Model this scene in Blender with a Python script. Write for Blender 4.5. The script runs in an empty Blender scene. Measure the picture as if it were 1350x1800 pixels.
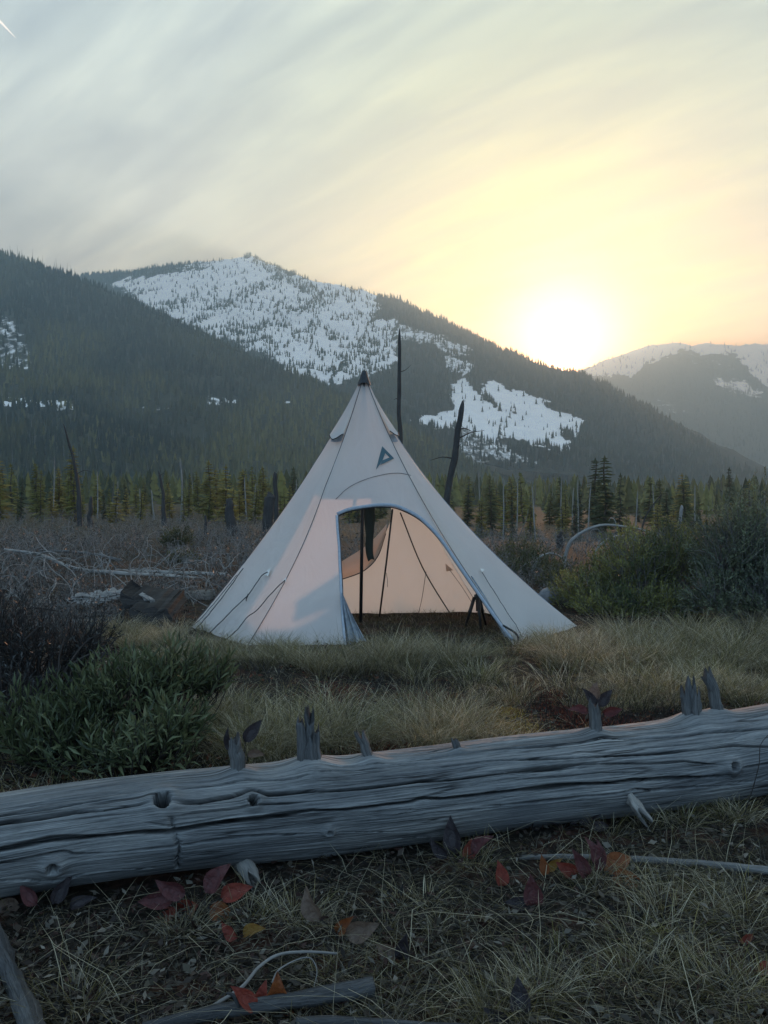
import bpy, math, random
import numpy as np
from mathutils import Vector
PI = math.pi
rng = np.random.default_rng(11)
random.seed(11)
S = bpy.context.scene
COL = S.collection

# ------------------------------------------------------------------ camera
CAM_H, FPX, HORIZON = 1.25, 1350.0, 870.0
cam = bpy.data.cameras.new('camera')
cam.sensor_fit = 'HORIZONTAL'; cam.sensor_width = 36.0; cam.lens = 36.0
cam.shift_y = -(900.0 - HORIZON) / 1350.0
cam.clip_start = 0.05; cam.clip_end = 60000
cam_o = bpy.data.objects.new('camera', cam); COL.objects.link(cam_o)
cam_o.location = (0, 0, CAM_H); cam_o.rotation_euler = (PI / 2, 0, 0)
S.camera = cam_o

# ------------------------------------------------------------------ sun and sky
SUN = np.array([(990 - 675) / FPX, 1.0, (HORIZON - 624) / FPX]); SUN /= np.linalg.norm(SUN)
SUN_EL = math.asin(SUN[2]); SUN_AZ = math.atan2(SUN[0], SUN[1])
sl = bpy.data.lights.new('sun', 'SUN'); sl.energy = 2.7; sl.angle = math.radians(3.0); sl.color = (1.0, 0.94, 0.78)
sun_o = bpy.data.objects.new('sun', sl); COL.objects.link(sun_o)
sun_o.rotation_euler = Vector(-SUN).to_track_quat('-Z', 'Y').to_euler()
sun_o.location = tuple(SUN * 50)

w = bpy.data.worlds.new('World'); S.world = w; w.use_nodes = True
nt = w.node_tree; nt.nodes.clear()
def wn(t, **k):
    n = nt.nodes.new(t)
    for a, b in k.items(): setattr(n, a, b)
    return n
def wl(a, b): nt.links.new(a, b)
def wmath(op, a, b=None, c=None, clamp=False):
    n = wn('ShaderNodeMath', operation=op, use_clamp=clamp)
    for i, v in enumerate((a, b, c)):
        if v is None: continue
        if isinstance(v, (int, float)): n.inputs[i].default_value = v
        else: wl(v, n.inputs[i])
    return n.outputs[0]
def wvec(op, a, b):
    n = wn('ShaderNodeVectorMath', operation=op)
    for i, v in enumerate((a, b)):
        if v is None: continue
        if hasattr(v, 'is_linked'): wl(v, n.inputs[i])
        else: n.inputs[i].default_value = tuple(v)
    return n
def wmix(f, a, b, mode='MIX'):
    n = wn('ShaderNodeMix', data_type='RGBA', blend_type=mode)
    for i, v in ((0, f), (6, a), (7, b)):
        if isinstance(v, (int, float)): n.inputs[i].default_value = v
        elif isinstance(v, tuple): n.inputs[i].default_value = (*v, 1)
        else: wl(v, n.inputs[i])
    return n.outputs[2]
out = wn('ShaderNodeOutputWorld'); bg = wn('ShaderNodeBackground'); bg.inputs['Strength'].default_value = 0.1
wl(bg.outputs[0], out.inputs[0])
sky = wn('ShaderNodeTexSky', sky_type='NISHITA', sun_disc=False, sun_elevation=SUN_EL, sun_rotation=SUN_AZ)
sky.air_density = 1.0; sky.dust_density = 1.5
tc = wn('ShaderNodeTexCoord'); D = tc.outputs['Generated']
dot = wvec('DOT_PRODUCT', D, SUN).outputs['Value']
sep = wn('ShaderNodeSeparateXYZ'); wl(D, sep.inputs[0])
zc = wmath('MAXIMUM', sep.outputs[2], 0.0)
# thin high cloud sheet: the view direction carried to a plane above, streaked along one wind direction
pz = wmath('ADD', zc, 0.22)
cx = wmath('DIVIDE', sep.outputs[0], pz); cy = wmath('DIVIDE', sep.outputs[1], pz)
cmb = wn('ShaderNodeCombineXYZ'); wl(cx, cmb.inputs[0]); wl(cy, cmb.inputs[1])
def cloud(az, sx, sy, detail, dist, seed, rough=0.55):
    """noise drawn out along the wind (azimuth az from straight ahead)"""
    u = (math.sin(az), math.cos(az), 0); v = (math.cos(az), -math.sin(az), 0)
    a = wmath('MULTIPLY', wvec('DOT_PRODUCT', cmb.outputs[0], u).outputs['Value'], sx)
    b = wmath('MULTIPLY', wvec('DOT_PRODUCT', cmb.outputs[0], v).outputs['Value'], sy)
    m = wn('ShaderNodeCombineXYZ'); wl(a, m.inputs[0]); wl(b, m.inputs[1]); m.inputs[2].default_value = seed
    n = wn('ShaderNodeTexNoise'); n.inputs['Scale'].default_value = 1.0; n.inputs['Detail'].default_value = detail
    n.inputs['Roughness'].default_value = rough; n.inputs['Distortion'].default_value = dist
    wl(m.outputs[0], n.inputs['Vector']); return n.outputs['Fac']
def ramp(f, stops):
    r = wn('ShaderNodeValToRGB'); e = r.color_ramp.elements
    while len(e) > 1: e.remove(e[0])
    e[0].position = stops[0][0]; e[0].color = (*stops[0][1], 1)
    for p, c in stops[1:]:
        k = e.new(p); k.color = (*c, 1)
    wl(f, r.inputs[0]); return r.outputs[0]
streak = cloud(-0.95, 1.1, 4.6, 8, 0.8, 5.1)
fine = cloud(-0.85, 2.2, 13.0, 6, 0.5, 8.3)
soft = cloud(-1.2, 0.6, 1.5, 4, 0.3, 1.7)
# colour of the sheet against the angle to the sun (0 = opposite, 1 = at the sun)
ang = wmath('MULTIPLY_ADD', dot, 0.5, 0.5)
K = 10.0
base = ramp(ang, [(0.0, (.31, .53, .78)), (0.45, (.33, .53, .74)), (0.72, (.32, .47, .59)), (0.88, (.27, .375, .425)), (0.93, (.265, .355, .38)),
                  (0.96, (.27, .345, .30)), (0.982, (.35, .385, .23)), (0.995, (.56, .54, .19)), (1.0, (.82, .74, .22))])
shade = wmath('MULTIPLY_ADD', streak, 1.9, 0.05)
shade = wmath('MULTIPLY', shade, wmath('MULTIPLY_ADD', fine, 0.9, 0.55))
shade = wmath('MULTIPLY', shade, wmath('MULTIPLY_ADD', soft, 0.45, 0.775))
shv = wn('ShaderNodeCombineXYZ')
wl(wmath('POWER', shade, 1.12), shv.inputs[0]); wl(wmath('POWER', shade, 1.0), shv.inputs[1]); wl(wmath('POWER', shade, 0.72), shv.inputs[2])
base = wmix(1.0, base, shv.outputs[0], 'MULTIPLY')
dpos = wmath('MAXIMUM', dot, 0.0)
def glow(n, amp, col):
    f = wmath('MULTIPLY', wmath('POWER', dpos, n), amp)
    c = wn('ShaderNodeVectorMath', operation='SCALE'); c.inputs[0].default_value = col; wl(f, c.inputs['Scale']); return c.outputs[0]
g = wvec('ADD', glow(470.0, 4.2, (1.0, .90, .62)), glow(120.0, 0.20, (1.0, .76, .17))).outputs[0]
g = wvec('ADD', g, glow(9000.0, 20.0, (1.0, .95, .85))).outputs[0]
cl = wvec('ADD', base, g).outputs[0]
# a short contrail high on the left: a thin streak on the sphere
def unit(px, py):
    v = np.array([(px - 675) / FPX, 1.0, (HORIZON - py) / FPX]); return v / np.linalg.norm(v)
ca, cb = unit(-40, -5), unit(27, 66)
nrm = np.cross(ca, cb); nrm /= np.linalg.norm(nrm)
off = wmath('ABSOLUTE', wvec('DOT_PRODUCT', D, nrm).outputs['Value'])
tang = np.cross(nrm, cb)
along = wvec('DOT_PRODUCT', D, tang).outputs['Value']
width = wmath('MULTIPLY_ADD', along, -0.05, 0.0002)
tr = wmath('MULTIPLY', wmath('LESS_THAN', off, wmath('MAXIMUM', width, 0.0)), wmath('LESS_THAN', along, 0.0))
tr = wmath('MULTIPLY', tr, wmath('GREATER_THAN', along, -0.09))
cl = wmix(wmath('MULTIPLY', tr, 0.8), cl, (.95, .95, .92))
cls = wn('ShaderNodeVectorMath', operation='SCALE'); wl(cl, cls.inputs[0]); cls.inputs['Scale'].default_value = K
cover = wmath('MULTIPLY_ADD', streak, 0.5, 0.62, clamp=True)
wl(wmix(cover, sky.outputs[0], cls.outputs[0]), bg.inputs['Color'])
w.cycles.sampling_method = 'MANUAL'; w.cycles.sample_map_resolution = 1024

vs = S.view_settings; vs.view_transform = 'Standard'; vs.look = 'None'; vs.exposure = 0.80; vs.gamma = 1.0; vs.use_curve_mapping = False
S.cycles.use_denoising = True; S.cycles.max_bounces = 8; S.cycles.diffuse_bounces = 3; S.cycles.glossy_bounces = 2
S.cycles.transmission_bounces = 4; S.cycles.volume_bounces = 0; S.cycles.transparent_max_bounces = 4
S.cycles.sample_clamp_indirect = 6.0; S.cycles.sample_clamp_direct = 0.0

# ------------------------------------------------------------------ helpers
def W(px, py, D):
    """the world point that stands at distance D (metres ahead) on the sight line of a photograph pixel"""
    return np.array([(px - 675) / FPX * D, D, CAM_H - (py - HORIZON) / FPX * D])
def proj(P):
    P = np.asarray(P, float)
    return 675 + FPX * P[..., 0] / P[..., 1], HORIZON + FPX * (CAM_H - P[..., 2]) / P[..., 1]
def h2(ix, iy, s):
    h = (ix.astype(np.int64) * 374761393 + iy.astype(np.int64) * 668265263 + s * 1274126177) & 0xffffffff
    h = ((h ^ (h >> 13)) * 1274126177) & 0xffffffff
    return ((h ^ (h >> 16)) & 0xffffff) / float(0xffffff)
def vnoise(x, y, s=0):
    x = np.asarray(x, float); y = np.asarray(y, float)
    ix = np.floor(x); iy = np.floor(y); fx = x - ix; fy = y - iy
    fx = fx * fx * (3 - 2 * fx); fy = fy * fy * (3 - 2 * fy)
    a = h2(ix, iy, s); b = h2(ix + 1, iy, s); c = h2(ix, iy + 1, s); d = h2(ix + 1, iy + 1, s)
    return (a * (1 - fx) + b * fx) * (1 - fy) + (c * (1 - fx) + d * fx) * fy
def fbm(x, y, s=0, o=4, g=0.5):
    t = 0; a = 1; n = 0
    for k in range(o):
        t = t + a * (vnoise(np.asarray(x) * 2 ** k, np.asarray(y) * 2 ** k, s + 17 * k) * 2 - 1); n += a; a *= g
    return t / n
def sstep(a, b, x):
    t = np.clip((np.asarray(x, float) - a) / (b - a), 0, 1); return t * t * (3 - 2 * t)
def unitv(v):
    v = np.asarray(v, float); return v / np.maximum(np.linalg.norm(v, axis=-1, keepdims=True), 1e-9)

def mesh(name, V, F, mat, col=None, guv=None, smooth=True, mats=None):
    """V (n,3); F an (m,3)/(m,4) array or a list of lists"""
    me = bpy.data.meshes.new(name)
    V = np.asarray(V, np.float32)
    if isinstance(F, np.ndarray):
        k = F.shape[1]; m = F.shape[0]
        me.vertices.add(len(V)); me.vertices.foreach_set('co', V.ravel())
        me.loops.add(m * k); me.loops.foreach_set('vertex_index', F.astype(np.int32).ravel())
        me.polygons.add(m); me.polygons.foreach_set('loop_start', np.arange(0, m * k, k, dtype=np.int32))
        me.polygons.foreach_set('loop_total', np.full(m, k, np.int32))
        me.update(calc_edges=True)
    else:
        me.from_pydata(V.tolist(), [], [list(map(int, f)) for f in F]); me.update()
    me.polygons.foreach_set('use_smooth', np.full(len(me.polygons), bool(smooth)))
    if col is not None:
        a = me.color_attributes.new('Col', 'FLOAT_COLOR', 'POINT')
        c = np.ones((len(V), 4), np.float32); c[:, :3] = col; a.data.foreach_set('color', c.ravel())
    if guv is not None:
        a = me.attributes.new('guv', 'FLOAT_VECTOR', 'POINT'); a.data.foreach_set('vector', np.asarray(guv, np.float32).ravel())
    if mat is not None: me.materials.append(mat)
    return me
def link(name, data, parent=None, loc=(0, 0, 0)):
    o = bpy.data.objects.new(name, data); COL.objects.link(o); o.location = tuple(float(v) for v in loc)
    if parent is not None: o.parent = parent
    return o
def tag(o, label=None, cat=None, group=None, kind=None):
    if label: o['label'] = label
    if cat: o['category'] = cat
    if group: o['group'] = group
    if kind: o['kind'] = kind
    return o
def thing(name, label, cat, loc, group=None):
    return tag(link(name, None, None, loc), label, cat, group)
def part(t, name, V, F, mat, label=None, **k):
    """a part from world coordinates"""
    o = link(name, mesh(name, np.asarray(V, float) - np.array(t.location), F, mat, **k), t)
    if label: o['label'] = label
    return o
def solo(name, V, F, mat, label, cat, base, group=None, **k):
    base = np.asarray(base, float)
    return tag(link(name, mesh(name, np.asarray(V, float) - base, F, mat, **k), None, base), label, cat, group)
def cat_geo(items):
    """join (V, F, ...) pieces with uniform faces; extra arrays are stacked"""
    n = 0; Vs = []; Fs = []; ex = []
    for it in items:
        Vs.append(it[0]); Fs.append(np.asarray(it[1]) + n); n += len(it[0]); ex.append(it[2:])
    return (np.vstack(Vs), np.vstack(Fs)) + tuple(np.vstack([e[i] for e in ex]) for i in range(len(ex[0])))
def tube(P, R, sides=8, cap=True, rough=0.0, seed=0, flat=None):
    """triangulated tube along P with radii R; returns V, F, guv"""
    P = np.asarray(P, float); n = len(P); R = np.broadcast_to(np.asarray(R, float), (n,)).copy()
    T = np.gradient(P, axis=0); T = unitv(T)
    up = np.array([0, 0, 1.0]) if abs(T[0][2]) < 0.9 else np.array([1.0, 0, 0])
    N = np.zeros_like(P); N[0] = unitv(np.cross(np.cross(T[0], up), T[0]))
    for i in range(1, n):
        v = N[i - 1] - T[i] * np.dot(N[i - 1], T[i]); N[i] = unitv(v)
    B = np.cross(T, N)
    th = np.linspace(0, 2 * PI, sides, endpoint=False)
    L = np.concatenate([[0], np.cumsum(np.linalg.norm(np.diff(P, axis=0), axis=1))])
    rr = np.repeat(R[:, None], sides, 1)
    if rough:
        uu = np.repeat(L[:, None], sides, 1); rm = max(R.mean(), 1e-4)
        rr = rr * (1 + rough * (fbm(uu / rm * 0.35, np.cos(th)[None] * 1.7 + 9, seed, 3) + fbm(uu / rm * 0.1, np.sin(th)[None] * 3.1 + 5, seed + 3, 2)))
    fl = 1.0 if flat is None else flat
    V = P[:, None] + rr[..., None] * (np.cos(th)[None, :, None] * N[:, None] + fl * np.sin(th)[None, :, None] * B[:, None])
    g = np.stack([np.repeat(L[:, None], sides, 1), np.repeat(th[None] * R.mean(), n, 0), np.zeros((n, sides))], -1)
    V = V.reshape(-1, 3); g = g.reshape(-1, 3)
    i = np.arange(n - 1)[:, None] * sides; j = np.arange(sides)[None]; j2 = (j + 1) % sides
    a = (i + j).ravel(); b = (i + j2).ravel(); c = (i + sides + j2).ravel(); d = (i + sides + j).ravel()
    F = np.vstack([np.stack([a, b, c], 1), np.stack([a, c, d], 1)])
    if cap:
        V = np.vstack([V, P[0], P[-1]]); g = np.vstack([g, g[0], g[-1]]); k = n * sides; e = (n - 1) * sides
        q = np.arange(sides); q2 = (q + 1) % sides
        F = np.vstack([F, np.stack([np.full(sides, k), q2, q], 1), np.stack([np.full(sides, k + 1), e + q, e + q2], 1)])
    return V, F, g
def curve(pts, n):
    """Catmull-Rom through points"""
    P = np.asarray(pts, float); P = np.vstack([2 * P[0] - P[1], P, 2 * P[-1] - P[-2]])
    m = len(P) - 3; out = []
    for t in np.linspace(0, m - 1e-6, n):
        i = int(t); u = t - i; a, b, c, d = P[i:i + 4]
        out.append(0.5 * ((2 * b) + (-a + c) * u + (2 * a - 5 * b + 4 * c - d) * u * u + (-a + 3 * b - 3 * c + d) * u ** 3))
    return np.array(out)
def grid_faces(nr, nc):
    i = np.arange(nr - 1)[:, None] * nc; j = np.arange(nc - 1)[None]
    a = (i + j).ravel(); return np.stack([a, a + 1, a + nc + 1, a + nc], 1)

# ------------------------------------------------------------------ materials
def M(name):
    m = bpy.data.materials.new(name); m.use_nodes = True; m.node_tree.nodes.clear(); return m, m.node_tree
class NT:
    def __init__(s, name):
        s.m, s.t = M(name); s.out = s.n('ShaderNodeOutputMaterial')
    def n(s, t, **k):
        x = s.t.nodes.new(t)
        for a, b in k.items(): setattr(x, a, b)
        return x
    def l(s, a, b): s.t.links.new(a, b)
    def put(s, inp, v):
        if isinstance(v, (int, float)): inp.default_value = v
        elif isinstance(v, (tuple, list)): inp.default_value = (*v, 1) if len(v) == 3 and inp.type == 'RGBA' else tuple(v)
        else: s.l(v, inp)
    def attr(s, name): return s.n('ShaderNodeAttribute', attribute_name=name)
    def noise(s, vec, scale, detail=4, rough=.55, dist=0, mp=None):
        if mp is not None:
            q = s.n('ShaderNodeMapping'); q.inputs['Scale'].default_value = mp
            if vec is not None: s.l(vec, q.inputs['Vector'])
            vec = q.outputs[0]
        x = s.n('ShaderNodeTexNoise'); x.inputs['Scale'].default_value = scale; x.inputs['Detail'].default_value = detail
        x.inputs['Roughness'].default_value = rough; x.inputs['Distortion'].default_value = dist
        if vec is not None: s.l(vec, x.inputs['Vector'])
        return x.outputs['Fac']
    def obj(s): return s.n('ShaderNodeTexCoord').outputs['Object']
    def geo(s): return s.n('ShaderNodeNewGeometry').outputs['Position']
    def ramp(s, f, stops, interp='LINEAR'):
        r = s.n('ShaderNodeValToRGB'); e = r.color_ramp.elements; r.color_ramp.interpolation = interp
        while len(e) > 1: e.remove(e[0])
        e[0].position = stops[0][0]; e[0].color = (*stops[0][1], 1)
        for p, c in stops[1:]: e.new(p).color = (*c, 1)
        s.l(f, r.inputs[0]); return r.outputs[0]
    def mix(s, f, a, b, mode='MIX'):
        x = s.n('ShaderNodeMix', data_type='RGBA', blend_type=mode)
        s.put(x.inputs[0], f); s.put(x.inputs[6], a); s.put(x.inputs[7], b); return x.outputs[2]
    def math(s, op, a, b=0.0, clamp=False):
        x = s.n('ShaderNodeMath', operation=op, use_clamp=clamp); s.put(x.inputs[0], a); s.put(x.inputs[1], b); return x.outputs[0]
    def bump(s, h, strength=.5, dist=.01):
        b = s.n('ShaderNodeBump'); b.inputs['Strength'].default_value = strength; b.inputs['Distance'].default_value = dist
        s.l(h, b.inputs['Height']); return b.outputs[0]
    def pbsdf(s, color, rough=.8, spec=.3, normal=None, metallic=0.0):
        p = s.n('ShaderNodeBsdfPrincipled'); s.put(p.inputs['Base Color'], color); s.put(p.inputs['Roughness'], rough)
        s.put(p.inputs['Specular IOR Level'], spec); s.put(p.inputs['Metallic'], metallic)
        if normal is not None: s.l(normal, p.inputs['Normal'])
        return p.outputs[0]
    def done(s, sh): s.l(sh, s.out.inputs['Surface']); return s.m
    def leafy(s, color, trans=.35, rough=.55, spec=.3, normal=None, tcol=None):
        p = s.pbsdf(color, rough, spec, normal); t = s.n('ShaderNodeBsdfTranslucent'); s.put(t.inputs['Color'], tcol if tcol is not None else color)
        x = s.n('ShaderNodeMixShader'); x.inputs[0].default_value = trans; s.l(p, x.inputs[1]); s.l(t.outputs[0], x.inputs[2]); return s.done(x.outputs[0])
def attr_mat(name, trans=0.0, rough=.6, spec=.25, nscale=None, namp=.35):
    s = NT(name); c = s.attr('Col').outputs['Color']
    if nscale:
        f = s.ramp(s.noise(s.obj(), nscale, 4), [(.3, (1 - namp,) * 3), (.7, (1 + namp,) * 3)]); c = s.mix(1.0, c, f, 'MULTIPLY')
    return s.leafy(c, trans, rough, spec) if trans else s.done(s.pbsdf(c, rough, spec))
M_GRASS = attr_mat('grass', .38, .6, .25)
M_LEAF = attr_mat('leaf', .34, .42, .35)
M_NEEDLE = attr_mat('needles', .40, .7, .2)
M_FARTREE = attr_mat('far_trees', 0.12, .9, .05)
M_LITTER = attr_mat('litter', .12, .7, .2)
def wood_mat(name, dark, light, streak=60, charred=0.0, bump=.5):
    s = NT(name); g = s.attr('guv').outputs['Vector']
    a = s.noise(g, 1.0, 6, .65, .4, mp=(streak * .06, streak, 1)); b = s.noise(g, 1.0, 3, .5, 0, mp=(streak * .35, streak * 3.3, 1)); c = s.noise(s.obj(), 3.0, 4)
    f = s.math('ADD', s.math('MULTIPLY', a, .65), s.math('MULTIPLY', b, .35))
    col = s.ramp(f, [(.32, dark), (.5, tuple((x + y) / 2 for x, y in zip(dark, light))), (.66, light)])
    col = s.mix(1.0, col, s.ramp(c, [(.3, (.72, .72, .75)), (.7, (1.15, 1.12, 1.08))]), 'MULTIPLY')
    if charred:
        ch = s.ramp(s.noise(s.obj(), 2.3, 5), [(.62 - charred, (1, 1, 1)), (.72 - charred, (.06, .055, .055))]); col = s.mix(1.0, col, ch, 'MULTIPLY')
    return s.done(s.pbsdf(col, .82, .2, s.bump(f, bump, .01)))
def log_mat(name):
    s = NT(name); g = s.attr('guv').outputs['Vector']
    a = s.noise(g, 1.0, 7, .62, .12, mp=(1.3, 58, 1)); b = s.noise(g, 1.0, 5, .6, .1, mp=(5, 210, 1)); c = s.noise(g, 1.0, 4, .55, 0, mp=(1.6, 5, 1)); e = s.noise(g, 1.0, 3, .5, .1, mp=(.9, 30, 1)); k = s.noise(g, 1.0, 3, .6, 0, mp=(34, 420, 1))
    f = s.math('ADD', s.math('ADD', s.math('MULTIPLY', a, .45), s.math('MULTIPLY', b, .38)), s.math('MULTIPLY', k, .17))
    col = s.ramp(f, [(.34, (.036, .038, .041)), (.45, (.105, .108, .112)), (.55, (.195, .198, .20)), (.66, (.36, .36, .355))])
    # hair checks along the grain: thin level lines of drawn-out noise
    ln = s.math('ABSOLUTE', s.math('SUBTRACT', e, .5)); chk = s.ramp(ln, [(.0, (.16, .16, .17)), (.010, (.45, .45, .46)), (.022, (1, 1, 1))])
    chk = s.mix(s.ramp(s.noise(g, 1.0, 3, .5, 0, mp=(2.5, 7, 1)), [(.42, (0, 0, 0)), (.56, (1, 1, 1))]), (1, 1, 1), chk)
    col = s.mix(1.0, col, chk, 'MULTIPLY')
    col = s.mix(1.0, col, s.ramp(c, [(.30, (.60, .62, .66)), (.5, (.95, .95, .95)), (.70, (1.35, 1.30, 1.24))]), 'MULTIPLY')
    h = s.math('ADD', f, s.math('MULTIPLY', s.math('MINIMUM', ln, .022), 9.0))
    return s.done(s.pbsdf(col, .78, .25, s.bump(h, .75, .010)))
M_LOG = log_mat('weathered_log')
M_STICK = wood_mat('weathered_stick', (.055, .057, .06), (.21, .205, .20), 120, 0, .5)
M_DARKSTICK = wood_mat('dark_stick', (.022, .023, .025), (.11, .112, .115), 110, 0, .9)
M_PALE = wood_mat('pale_wood', (.12, .118, .115), (.34, .325, .305), 60, 0, .5)
M_SNAG = wood_mat('charred_snag', (.022, .022, .024), (.075, .072, .07), 30, 0.0, .8)
M_CHAR = wood_mat('charcoal_wood', (.010, .010, .011), (.045, .042, .04), 30, 0.0, 1.0)
M_BROWNLOG = wood_mat('dull_log', (.06, .055, .05), (.17, .155, .14), 40, 0, .6)
M_TWIG = wood_mat('grey_twig', (.08, .08, .078), (.27, .262, .25), 150, 0, .4)
M_DARKTWIG = wood_mat('dark_twig', (.018, .016, .016), (.055, .048, .045), 150, 0, .4)
# ------------------------------------------------------------------ ground and mountains
def gz(x, y):
    x = np.asarray(x, float); y = np.asarray(y, float)
    near = sstep(30, 8, y)
    z = 0.030 * fbm(x * 1.1, y * 1.1, 5, 4) * near + 0.010 * fbm(x * 6, y * 6, 8, 2) * near
    side = sstep(-0.15, 0.25, x / np.maximum(y, 1.0))
    z = z - sstep(14, 62, y) * (0.55 + 1.75 * side)
    z = z + 0.10 * fbm(x / 9, y / 9, 15, 3) * sstep(9, 20, y)
    return z
def graded(a, b, step, lim, growth):
    v = list(np.arange(a, b + 1e-6, step)); s = step
    while v[-1] < lim: s *= growth; v.append(v[-1] + s)
    return v
xp = graded(0, 3.2, .05, 9000, 1.15); xs = np.array([-v for v in xp[:0:-1]] + xp)
yp = graded(1.0, 9.0, .05, 12000, 1.13); yn = [1.0 - (v) for v in graded(0, .5, .25, 4000, 1.5)][:0:-1]
ys = np.array(yn + yp)
GX, GY = np.meshgrid(xs, ys)
GZ = gz(GX, np.maximum(GY, 0.5))
s = NT('soil'); p = s.geo()
n1 = s.noise(p, 1.3, 6, .6); n2 = s.noise(p, 26, 6, .7); n3 = s.noise(p, 4.5, 4)
c = s.ramp(n2, [(.32, (.008, .007, .006)), (.5, (.022, .018, .014)), (.68, (.055, .044, .033))])
c = s.mix(s.ramp(n3, [(.52, (0, 0, 0)), (.62, (.8, .8, .8))]), c, s.ramp(n2, [(.3, (.028, .012, .009)), (.7, (.085, .036, .024))]))
far = s.ramp(s.noise(p, .05, 5), [(.35, (.020, .024, .015)), (.65, (.045, .042, .026))])
dist = s.n('ShaderNodeVectorMath', operation='LENGTH'); s.l(p, dist.inputs[0])
mr = s.n('ShaderNodeMapRange'); s.l(dist.outputs['Value'], mr.inputs[0]); mr.inputs[1].default_value = 10; mr.inputs[2].default_value = 30
c = s.mix(mr.outputs[0], c, far)
M_SOIL = s.done(s.pbsdf(c, .92, .15, s.bump(s.math('ADD', n2, s.math('MULTIPLY', n1, .5)), .9, .03)))
ground = tag(link('ground', mesh('ground', np.stack([GX, GY, GZ], -1).reshape(-1, 3), grid_faces(len(ys), len(xs)), M_SOIL)), kind='structure')

def ridge_h(X, Y, ridges):
    H = np.full(X.shape, -1e9)
    for pts, sl, pw in ridges:
        P = np.array([W(*p) for p in pts])
        for a, b in zip(P[:-1], P[1:]):
            d = b[:2] - a[:2]; t = np.clip(((X - a[0]) * d[0] + (Y - a[1]) * d[1]) / (d @ d), 0, 1)
            r = np.hypot(X - a[0] - t * d[0], Y - a[1] - t * d[1])
            z = a[2] + t * (b[2] - a[2])
            H = np.maximum(H, z - sl * r * (1 - pw * np.minimum(r / 1600, 1)))
    return H
def inpoly(px, py, poly):
    c = np.zeros(px.shape, bool); n = len(poly); j = n - 1
    for i in range(n):
        xi, yi = poly[i]; xj, yj = poly[j]
        c ^= ((yi > py) != (yj > py)) & (px < (xj - xi) * (py - yi) / (yj - yi + 1e-9) + xi); j = i
    return c
def snowmask(V, polys, seed, jit=9, D0=2000.):
    """share of snow on a terrain point: fields outlined once, their edges broken up by ground noise in world metres"""
    x, y, z = V[..., 0], V[..., 1], V[..., 2]
    px, py = proj(V)
    q = x / 28; r = (y * .35 + z) / 28
    px2 = px + jit * fbm(q, r, seed, 4); py2 = py + jit * fbm(q + 31, r, seed + 5, 4)
    m = np.zeros(px.shape)
    for poly, v in polys: m = np.where(inpoly(px2, py2, poly), v, m)
    return m
SNOW_POLY = [
 ([(185,497),(240,487),(300,478),(360,466),(410,452),(450,445),(490,470),(540,492),(600,494),(640,503),(665,525),(662,560),(642,590),(600,640),(580,672),(540,665),(500,645),(420,605),(330,572),(260,540)], .95),
 ([(640,560),(690,560),(705,610),(700,640),(660,650),(600,675),(585,670),(625,610)], .78),
 ([(700,572),(740,578),(790,598),(835,620),(800,622),(750,605),(705,600)], .55),
 ([(300,470),(340,456),(400,450),(395,458),(330,468)], .8),
 ([(715,738),(760,728),(795,716),(798,672),(815,668),(835,690),(865,716),(905,735),(955,770),(975,795),(930,780),(880,768),(862,792),(830,772),(800,750),(760,748)], .97),
 ([(842,682),(860,672),(890,678),(930,700),(985,720),(1035,745),(1015,762),(985,757),(1005,797),(965,778),(925,748),(880,718)], .97),
 ([(845,770),(880,772),(930,806),(945,816),(880,818),(845,800)], .5),
 ([(780,622),(830,635),(838,652),(810,668),(785,650)], .6),
 ([(795,745),(850,780),(850,820),(810,800)], .45),
 ([(1040,660),(1105,680),(1100,690),(1045,672)], .45),
]
LEFT_SNOW = [([(-60,540),(25,560),(45,600),(60,650),(20,650),(-60,640)], .42), ([(-60,690),(60,702),(135,708),(125,722),(40,715),(-60,712)], .75),
             ([(360,700),(425,702),(425,714),(365,713)], .55), ([(240,712),(300,714),(300,722),(250,722)], .4), ([(495,700),(505,700),(505,707),(495,707)], .8)]
FAR_SNOW = [([(1000,664),(1080,622),(1130,603),(1185,592),(1250,594),(1350,596),(1460,590),(1460,700),(1350,683),(1322,655),(1290,618),(1240,626),(1200,618),(1160,628),(1110,660),(1060,660)], .86),
            ([(1245,662),(1300,668),(1345,690),(1330,700),(1260,680)], .6), ([(1120,706),(1170,700),(1230,730),(1180,726)], .35), ([(1190,612),(1270,628),(1330,668),(1300,660),(1250,645),(1200,640)], .3)]
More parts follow.
